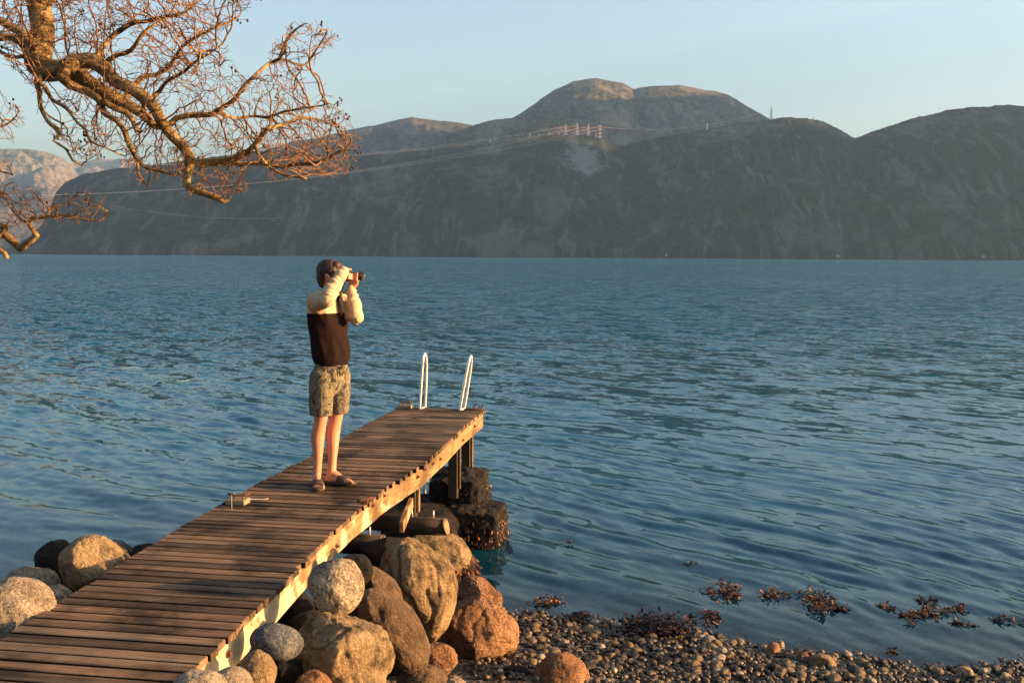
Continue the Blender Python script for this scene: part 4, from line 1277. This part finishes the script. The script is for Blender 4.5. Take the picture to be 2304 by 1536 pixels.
zh = min(hemR.z, hemL.z) - .012
for v in so_.data.vertices:       # flat hems
    pz = v.co.z + RL.z
    lim = (hemR.z - .012) if (v.co + RL - hemR).xy.length < (v.co + RL - hemL).xy.length else (hemL.z - .012)
    if pz < lim: v.co.z = lim - RL.z
db = MB(); fz = T(744, 822) + FC * .118
for s_ in (-1, 1):
    db.tube([fz - RL, fz + LC * s_ * .02 + Vector((0, 0, -.02)) + FC * .01 - RL, fz + LC * s_ * .012 + Vector((0, 0, -.07)) + FC * .008 - RL], .0035, 6)
    db.tube([fz - RL + Vector((0, 0, -.003)), fz + LC * s_ * .032 + Vector((0, 0, .004)) + FC * .008 - RL, fz + LC * s_ * .03 + Vector((0, 0, -.016)) + FC * .01 - RL, fz + Vector((0, 0, -.008)) - RL], .0035, 6)
db.build('drawstring', M['collar'], root)

# slides
for (base_, fd, sd_), zf in ((fR, zR), (fL, zL)):
    mb = MB(); V = []; prof = [(-.085, .012), (-.078, .030), (-.055, .038), (0, .036), (.06, .040), (.12, .050), (.165, .050), (.19, .040), (.207, .020), (.21, .006)]
    out_ = [(f_, w_) for f_, w_ in prof] + [(f_, -w_) for f_, w_ in prof[::-1]]
    n = len(out_)
    for z_ in (0.001, .006, .020, .023):
        sh_ = 1 if z_ in (.006, .020) else .965
        for f_, w_ in out_:
            p = Vector((base_.x, base_.y, zf + z_)) + fd * (.06 + (f_ - .06) * sh_) + sd_ * (w_ * sh_); V.append(p - RL)
    f = [tuple(range(n))[::-1], tuple(3 * n + q for q in range(n))]
    for L_ in range(3):
        for q in range(n): f.append((L_ * n + q, L_ * n + (q + 1) % n, (L_ + 1) * n + (q + 1) % n, (L_ + 1) * n + q))
    mb.add(V, f)
    so2 = mb.build('slide_sandal', M['sandal'], root)
    st = MB(); V = []; ns = 15
    for j, (f_, ex) in enumerate(((.055, .002), (.085, .010), (.115, .010), (.140, .002))):
        for th_ in (0, 1):
            for i in range(ns):
                a = math.pi * i / (ns - 1)
                rw = .051 + ex * .3 - (.004 if th_ else 0); hh = .062 - (f_ - .055) * .22 + ex * .4 - (.005 if th_ else 0)
                V.append(Vector((base_.x, base_.y, zf + .012)) + fd * (f_ + .012 * math.sin(a)) + sd_ * (rw * math.cos(a)) + Vector((0, 0, hh * max(0, math.sin(a)) ** .75)) - RL)
    f = []
    for j in range(3):
        for i in range(ns - 1):
            a0 = j * 2 * ns + i; b0 = (j + 1) * 2 * ns + i
            f.append((a0, a0 + 1, b0 + 1, b0)); a0 += ns; b0 += ns; f.append((a0, b0, b0 + 1, a0 + 1))
    for j in (0, 3):
        for i in range(ns - 1):
            a0 = j * 2 * ns + i; f.append((a0, a0 + ns, a0 + ns + 1, a0 + 1) if j == 0 else (a0, a0 + 1, a0 + ns + 1, a0 + ns))
    st.add(V, f); st.build('strap', M['sandal'], so2)

# the camera held to the eye
cr_ = empty('handheld_camera', cbody); tag(cr_, 'black camera with hooded lens held up to the eye', 'camera')
CM = Matrix((CX, CY, UZ)).transposed()
def cl(f, l, u): return CM @ Vector((f, l, u))
mb = MB()
mb.box((0, 0, 0), (.022, .066, .040), CM, .5, .006); mb.box(cl(-.002, 0, .046), (.020, .022, .012), CM, .5, .005)
mb.box(cl(.018, -.054, -.004), (.018, .014, .034), CM, .5, .007)
mb.build('camera_body', M['camblack'], cr_)
mb = MB(); mb.tube([cl(.02, .006, 0), cl(.03, .006, 0), cl(.031, .006, 0), cl(.085, .006, 0)], [.033, .033, .030, .030], 24)
lens = mb.build('lens', M['camblack'], cr_)
mb = MB(); n = 24; V = []
for f_, r_ in ((.075, .033), (.120, .038), (.120, .035), (.078, .028)):
    for i in range(n): a = 2 * math.pi * i / n; V.append(cl(f_ - (.008 if abs(math.sin(2 * a)) > .8 and f_ == .120 else 0), .006 + r_ * math.cos(a), r_ * math.sin(a)))
mb.add(V, [(j * n + i, j * n + (i + 1) % n, (j + 1) * n + (i + 1) % n, (j + 1) * n + i) for j in range(3) for i in range(n)])
mb.build('lens_hood', M['camblack'], lens)
mb = MB(); mb.tube([cl(.086, .006, 0), cl(.088, .006, 0)], .026, 20); mb.build('front_glass', M['glass'], lens)
mb = MB()
pts = [cl(0, .068, .02), cl(-.01, .085, -.05), cl(-.05, .06, -.13)]
for i in range(9):
    a = R(60 - 240 * i / 8); q = (T(745, 662) + FC * (.070 * math.cos(a)) + LC * (.078 * math.sin(a)) + Vector((0, 0, .012 - .02 * math.cos(a)))) - cbody; pts.append(q)
pts += [cl(-.04, -.05, -.12), cl(-.01, -.072, -.03), cl(0, -.068, .02)]
mb.tube(pts, [(.006, .0025)] * len(pts), 6); mb.build('neck_strap', M['collar'], cr_)

# ------------------------------------------------------------------ tree
k = NM('mossy_bark', .9, .15)
n_ = k.noise(9, 6, .7)
b_ = k.ramp(n_, [(.3, (.07, .04, .018)), (.5, (.20, .12, .048)), (.7, (.36, .235, .105))])
b_ = k.mix(k.ramp(k.noise(26, 5, .7), [(.5, 0.0), (.62, .8)]), b_, (.06, .04, .02))
b_ = k.mix(k.ramp(k.noise(7, 4, .7, k.map((1, 1, 1), (1, 0, 0))), [(.5, 0.0), (.64, .6)]), b_, (.45, .34, .16))
k.col(b_); k.bump(k.math('ADD', k.noise(30, 6, .7), k.noise(9, 4)), .9, .03); M['bark'] = k.m
M['twig'] = plain('red_brown_twigs', (.145, .075, .036), .8, .25, 0, .35, 8)
M['cone'] = plain('dark_alder_cones', (.05, .025, .018), .9, .1)

TD = 6.0
def catm(P, step):
    out = []
    for i in range(len(P) - 1):
        p0, p1, p2, p3 = P[max(0, i - 1)], P[i], P[i + 1], P[min(len(P) - 1, i + 2)]
        L = (p2[0] - p1[0]).length; n = max(1, int(L / step))
        for j in range(n):
            u = j / n
            pos = 0.5 * ((2 * p1[0]) + (p2[0] - p0[0]) * u + (2 * p0[0] - 5 * p1[0] + 4 * p2[0] - p3[0]) * u * u + (3 * p1[0] - p0[0] - 3 * p2[0] + p3[0]) * u ** 3)
            out.append((pos, p1[1] + (p2[1] - p1[1]) * u))
    out.append(P[-1]); return out

def inside(poly, x, y):
    c = False; j = len(poly) - 1
    for i in range(len(poly)):
        xi, yi = poly[i]; xj, yj = poly[j]
        if (yi > y) != (yj > y) and x < (xj - xi) * (y - yi) / (yj - yi) + xi: c = not c
        j = i
    return c

def grow(limbs, polys, natt, depth0, dspread, seed, step=.036, infl=.42, kill=.055):
    """space colonisation from hand-laid limbs. returns nodes, parents, fixed radii"""
    rs = np.random.default_rng(seed); rr = random.Random(seed)
    N, par, fix, limbid = [], [], [], []
    for li, L in enumerate(limbs):
        pts = catm([(p, r) for p, r in L], step)
        prev = -1
        if li and N:                                   # join the start to the nearest node already there
            A = np.array([tuple(q) for q in N]); d_ = ((A - np.array(pts[0][0])) ** 2).sum(1); prev = int(d_.argmin())
            if d_.min() > .5: prev = -1
        for i, (p, r) in enumerate(pts):
            if i: p = p + Vector((mnoise.noise(p * 5), mnoise.noise(p * 5 + Vector((9, 0, 0))), mnoise.noise(p * 5 + Vector((0, 9, 0))))) * .022
            N.append(p); par.append(prev); fix.append(r); prev = len(N) - 1
    att = []
    xs_ = [q[0] for P, w_ in polys for q in P]; 
    tot = sum(w_ for _, w_ in polys)
    for P, w_ in polys:
        bx = [q[0] for q in P]; by = [q[1] for q in P]; c = 0; want = int(natt * w_ / tot)
        while c < want:
            x = rr.uniform(min(bx), max(bx)); y = rr.uniform(min(by), max(by))
            if not inside(P, x, y): continue
            if mnoise.noise(Vector((x * .012, y * .016, seed))) < rr.uniform(-.55, .05): continue
            att.append(at(x, y, depth0 + rr.uniform(-dspread, dspread))); c += 1
    A = np.array([tuple(a) for a in att]); P_ = np.array([tuple(q) for q in N])
    alive = np.ones(len(A), bool)
    A2 = (A ** 2).sum(1)
    near = np.zeros(len(A), int); nd = np.full(len(A), 1e9)
    for s0 in range(0, len(P_), 200):
        D = A2[:, None] + (P_[s0:s0 + 200] ** 2).sum(1)[None] - 2 * A @ P_[s0:s0 + 200].T; j = D.argmin(1); dm = D[np.arange(len(A)), j]
        u = dm < nd; nd[u] = dm[u]; near[u] = j[u] + s0
    N = [np.array(tuple(q)) for q in N]; dirs = {}
    for it in range(150):
        sel = alive & (nd < infl ** 2) & (nd > kill ** 2)
        if not sel.any(): break
        ids = np.where(sel)[0]
        acc = {}
        for i in ids:
            v = A[i] - N[near[i]]; v = v / (np.linalg.norm(v) + 1e-9)
            acc.setdefault(near[i], []).append(v)
        new = []
        for j, vs in acc.items():
            v = np.mean(vs, 0)
            if np.linalg.norm(v) < .25: v = vs[rr.randrange(len(vs))]
            v = v / (np.linalg.norm(v) + 1e-9)
            if par[j] >= 0:
                pd = N[j] - N[par[j]]; pd = pd / (np.linalg.norm(pd) + 1e-9); v = v * .75 + pd * .38
            v = v + rs.normal(0, .20, 3); v[2] += .05; v = v / np.linalg.norm(v)
            new.append((j, N[j] + v * step * rs.uniform(.8, 1.2)))
        base_i = len(N)
        for j, p in new: N.append(p); par.append(j); fix.append(0.0)
        NP = np.array([p for _, p in new])
        for s0 in range(0, len(NP), 300):
            ai = np.where(alive)[0]
            D = A2[ai][:, None] + (NP[s0:s0 + 300] ** 2).sum(1)[None] - 2 * A[ai] @ NP[s0:s0 + 300].T; j = D.argmin(1); dm = D[np.arange(len(ai)), j]
            u = dm < nd[ai]; nd[ai[u]] = dm[u]; near[ai[u]] = j[u] + base_i + s0
        alive &= nd > kill ** 2
        if len(N) > 40000: break
    return N, par, fix

def tree_mesh(name, N, par, fix, parent, seed, rmin=.0014, cones=True):
    n = len(N); ch = [[] for _ in range(n)]
    for i, p in enumerate(par):
        if p >= 0: ch[p].append(i)
    rr = random.Random(seed)
    # end twiglets
    extra = []
    for i in range(n):
        if not ch[i] and par[i] >= 0 and fix[i] == 0:
            d = N[i] - N[par[i]]; d = d / (np.linalg.norm(d) + 1e-9)
            for q in range(rr.choice((1, 2, 2, 3))):
                e = d + np.array([rr.gauss(0, .6), rr.gauss(0, .6), rr.gauss(.1, .5)]); e /= np.linalg.norm(e)
                extra.append((i, N[i] + e * rr.uniform(.02, .055)))
        elif ch[i] and rr.random() < .13 and fix[i] < .02:
            e = np.array([rr.gauss(.3, 1), rr.gauss(0, 1), rr.gauss(.2, 1)]); e /= np.linalg.norm(e)
            extra.append((i, N[i] + e * rr.uniform(.02, .05)))
    for i, p in extra:
        N.append(p); par.append(i); fix.append(0.0); ch.append([]); ch[i].append(len(N) - 1)
    n = len(N); rad = [0.0] * n
    order = list(range(n))
    for i in range(n - 1, -1, -1):
        if not ch[i]: rad[i] = rmin
        else: rad[i] = max(rmin, (sum(rad[c] ** 2.2 for c in ch[i])) ** (1 / 2.2))
        if fix[i] > 0: rad[i] = fix[i]
        elif rad[i] > .016: rad[i] = .016
    big, small = MB(), MB(); done = [False] * n
    starts = [i for i in range(n) if par[i] < 0]
    stack = list(starts)
    while stack:
        i = stack.pop(); pts, rs_ = [], []
        if par[i] >= 0: pts.append(Vector(N[par[i]])); rs_.append(min(rad[par[i]], rad[i] * 1.25))
        cur = i
        while True:
            pts.append(Vector(N[cur])); rs_.append(rad[cur])
            if not ch[cur]: break
            cs = sorted(ch[cur], key=lambda c: -rad[c])
            stack += cs[1:]; cur = cs[0]
        if len(pts) < 2: continue
        if fix[i] > 0 or rs_[0] > .011: big.tube(pts, rs_, 10 if rs_[0] > .03 else 7)
        else: small.tube(pts, rs_, 4, cap=False)
    big.build('branches', M['bark'], parent); small.build('twigs', M['twig'], parent)
    if cones:
        cm = MB(); vs, fs = ico(1); tips = [i for i in range(n) if not ch[i]]
        for _ in range(len(tips) // 60):
            i = rr.choice(tips)
            for q in range(rr.choice((1, 2, 3, 4))):
                c = Vector(N[i]) + Vector((rr.gauss(0, .012), rr.gauss(0, .012), rr.gauss(-.004, .012))); s_ = rr.uniform(.005, .0075)
                cm.add([c + Vector((v.x * s_, v.y * s_, v.z * s_ * 1.3)) for v in vs], fs)
        tag(cm.build('cones', M['cone'], parent), None, None, None, 'stuff')

def PXL(lst, d0=TD, wob=.25, ph=0.0):
    """photo pixels (x, y, radius px) -> limb points with depth that wanders"""
    out = []
    for i, (x, y, r) in enumerate(lst):
        d = d0 + wob * math.sin(i * .7 + ph)
        out.append((at(x, y, d), r * d / F))
    return out
tr = empty('bare_tree', (-4.75, 5.4, ground_z(-4.75, 5.4)))
tag(tr, 'leafless tree with mossy golden limbs and fine reddish twigs hanging in from the upper left', 'tree')
TL = tr.location.copy()
limbs = [
    [(Vector((-4.75, 5.4, 5.6)), .15), (Vector((-4.35, 5.6, 6.0)), .13), (Vector((-3.6, 5.9, 5.75)), .11)] + PXL([(70, -60, 25), (82, 0, 25), (96, 60, 25), (92, 110, 26), (84, 140, 29), (100, 156, 27), (135, 155, 24), (160, 160, 20), (190, 180, 17), (230, 205, 15), (280, 232, 14), (320, 258, 11), (350, 285, 7)], 6.0, .03),
    PXL([(150, 152, 20), (178, 137, 17), (215, 138, 18), (243, 158, 16), (262, 185, 15), (300, 205, 14), (335, 235, 13), (358, 268, 13), (385, 300, 12), (408, 322, 12), (424, 352, 12), (427, 368, 11), (424, 395, 9), (424, 418, 9), (440, 430, 8), (465, 436, 7), (490, 444, 7), (503, 453, 4)], 5.85, .05),
    PXL([(427, 360, 9), (452, 367, 9), (480, 364, 9), (510, 358, 8), (545, 350, 8), (562, 340, 7), (585, 312, 6), (604, 288, 6), (625, 287, 5), (650, 281, 4), (700, 268, 3), (755, 285, 2)], 5.9, .1),
    PXL([(510, 358, 6), (550, 368, 5), (600, 372, 5), (650, 370, 4), (700, 368, 4), (740, 352, 3), (775, 335, 2)], 5.9, .12, 1),
    PXL([(580, 345, 4), (600, 365, 4), (625, 382, 3), (655, 395, 3), (690, 405, 2)], 5.8, .1),
    PXL([(380, 290, 7), (398, 272, 6), (430, 262, 7), (465, 262, 6), (487, 252, 6), (505, 243, 5), (530, 225, 5), (548, 195, 5), (570, 168, 4), (600, 148, 4), (630, 133, 4), (642, 105, 3), (655, 82, 3), (683, 55, 1.5)], 6.1, .12),
    PXL([(630, 133, 3), (660, 142, 3), (688, 143, 2.5), (705, 125, 2.5), (722, 95, 2), (735, 70, 1.5)], 6.1, .1),
    PXL([(487, 256, 4), (520, 262, 4), (560, 258, 3), (600, 262, 3), (650, 252, 2.5), (700, 240, 2), (740, 232, 1.5)], 6.0, .2),
    PXL([(320, 250, 5), (340, 265, 5), (345, 280, 5), (372, 290, 4), (400, 308, 4)], 5.9, .05),
    PXL([(215, 130, 7), (228, 108, 6), (248, 88, 6), (272, 68, 6), (305, 50, 5), (345, 42, 4), (390, 36, 4), (425, 20, 3), (450, -15, 3)], 6.2, .15),
    PXL([(235, 140, 6), (265, 122, 5), (295, 110, 5), (318, 78, 4), (345, 55, 3), (380, 28, 2), (400, 0, 2)], 6.3, .1, 2),
    PXL([(300, 195, 7), (325, 172, 6), (350, 170, 5), (378, 152, 5), (400, 125, 4), (420, 100, 4), (450, 80, 3), (490, 58, 3), (540, 38, 1.5)], 6.15, .15),
    PXL([(335, 225, 5), (360, 205, 5), (375, 185, 4), (410, 165, 4), (440, 140, 3), (470, 118, 2), (500, 95, 2)], 6.0, .2, 1),
    PXL([(140, 168, 12), (156, 190, 10), (178, 203, 9), (200, 212, 9), (222, 225, 8), (232, 250, 7), (262, 268, 6), (280, 290, 7), (287, 315, 6), (300, 342, 6), (315, 362, 5), (338, 380, 4), (370, 392, 3), (395, 398, 2)], 5.75, .08),
    PXL([(232, 228, 8), (255, 240, 7), (280, 250, 7), (298, 270, 6), (306, 292, 5)], 5.7, .05),
    PXL([(90, 170, 10), (82, 190, 7), (88, 212, 5), (92, 245, 4), (108, 275, 4), (128, 290, 4), (136, 303, 4), (125, 320, 3), (150, 338, 3), (162, 358, 2.5), (185, 368, 2)], 5.8, .1),
    PXL([(88, 185, 6), (102, 200, 4), (116, 225, 4), (150, 245, 4), (175, 272, 3), (192, 292, 3), (208, 318, 3), (240, 330, 2), (268, 345, 2)], 5.7, .1),
    PXL([(310, 362, 3), (308, 385, 3), (318, 402, 2.5), (332, 420, 2)], 5.7, .05),
    PXL([(70, 95, 12), (48, 78, 10), (20, 60, 9), (-20, 40, 8)], 5.9, .05),
    PXL([(65, 115, 10), (40, 85, 9), (10, 82, 8), (-30, 90, 7)], 6.1, .05),
    PXL([(62, 130, 5), (35, 130, 4), (5, 118, 4), (-25, 100, 4)], 6.0, .05),
    PXL([(100, 20, 10), (125, 0, 8), (150, -25, 7), (190, -50, 6)], 6.1, .05),
]
crown = [(0, -40), (570, -40), (560, 30), (530, 60), (490, 90), (500, 140), (560, 150), (600, 130), (610, 100), (660, 50), (690, 50), (750, 70), (750, 120), (705, 150), (680, 150), (690, 235), (750, 225), (790, 270), (812, 320), (800, 395), (740, 400), (700, 412), (640, 408), (580, 370), (545, 372), (560, 425), (500, 450), (430, 440), (410, 395), (330, 400), (335, 425), (305, 400), (250, 345), (185, 372), (120, 320), (80, 215), (60, 180), (0, 140)]
N, par, fix = grow(limbs, [(crown, 1.0), ([(200, -40), (520, -40), (440, 150), (330, 200), (180, 120)], .16), ([(560, 270), (800, 280), (800, 395), (600, 400)], .16), ([(0, -40), (190, -40), (200, 130), (0, 120)], .10)], 8800, 6.0, .55, 5, .034, .40, .050)
N = [p - np.array(tuple(TL)) for p in N]
tree_mesh('crown', N, par, fix, tr, 3)
limbs2 = [
    [(Vector((-4.7, 5.4, 3.4)), .06), (Vector((-4.0, 5.6, 3.1)), .045)] + PXL([(-30, 505, 11), (0, 525, 9), (25, 548, 9), (42, 561, 8), (62, 545, 7), (84, 527, 6), (72, 508, 5), (72, 495, 4), (105, 492, 4), (150, 490, 3), (180, 492, 3), (215, 496, 2.5), (240, 482, 1.5)], 6.0, .04),
    PXL([(-25, 545, 7), (5, 568, 6), (15, 583, 4)], 6.0, .02),
    PXL([(105, 490, 3), (125, 470, 2.5), (150, 462, 2), (175, 435, 1.5)], 6.0, .1),
    PXL([(60, 500, 3), (30, 480, 3), (5, 440, 2.5), (-20, 420, 2.5)], 6.0, .1),
]
N, par, fix = grow(limbs2, [([(-30, 405), (30, 408), (80, 420), (110, 450), (150, 430), (200, 430), (248, 470), (245, 495), (180, 500), (110, 505), (40, 520), (-30, 500)], 1.0)], 900, 6.0, .3, 8)
N = [p - np.array(tuple(TL)) for p in N]
tree_mesh('branch', N, par, fix, tr, 4)
limbs3 = [
    [(Vector((-4.7, 5.4, 4.0)), .04), (Vector((-4.0, 6.0, 4.0)), .02)] + PXL([(-60, 300, 4), (-20, 290, 3), (15, 280, 2), (40, 262, 1.5)], 6.6, .05),
    PXL([(-50, 330, 3), (-20, 360, 3), (5, 385, 2), (25, 392, 1.5)], 6.6, .05)]
N, par, fix = grow(limbs3, [([(-60, 200), (10, 215), (50, 250), (55, 275), (20, 330), (-60, 340)], 1.0), ([(-60, 340), (0, 345), (32, 370), (20, 395), (-60, 400)], .4)], 330, 6.6, .3, 9)
N = [p - np.array(tuple(TL)) for p in N]
tree_mesh('branch', N, par, fix, tr, 6)
mb = MB(); pts, rs_ = [], []
for i in range(22):
    t = i / 21; z = t * 8.0 - .15
    pts.append((.10 * math.sin(t * 5) + (-.25 * t), .08 * math.cos(t * 4), z)); rs_.append(.30 - .17 * t + .12 * math.exp(-t * 14))
mb.tube(pts, rs_, 16)
for a, z in ((2.4, 5.2), (3.4, 6.3), (4.4, 6.9), (1.2, 7.2), (2.9, 7.6)):
    p = Vector((-.15, 0, z)); q = [p]; d = Vector((math.cos(a), math.sin(a), .8))
    for _ in range(9): d += Vector((random.gauss(0, .2), random.gauss(0, .2), random.gauss(0, .15))); q.append(q[-1] + d.normalized() * .32)
    mb.tube(q, [.09 - .008 * i for i in range(10)], 8)
mb.build('trunk', M['bark'], tr)
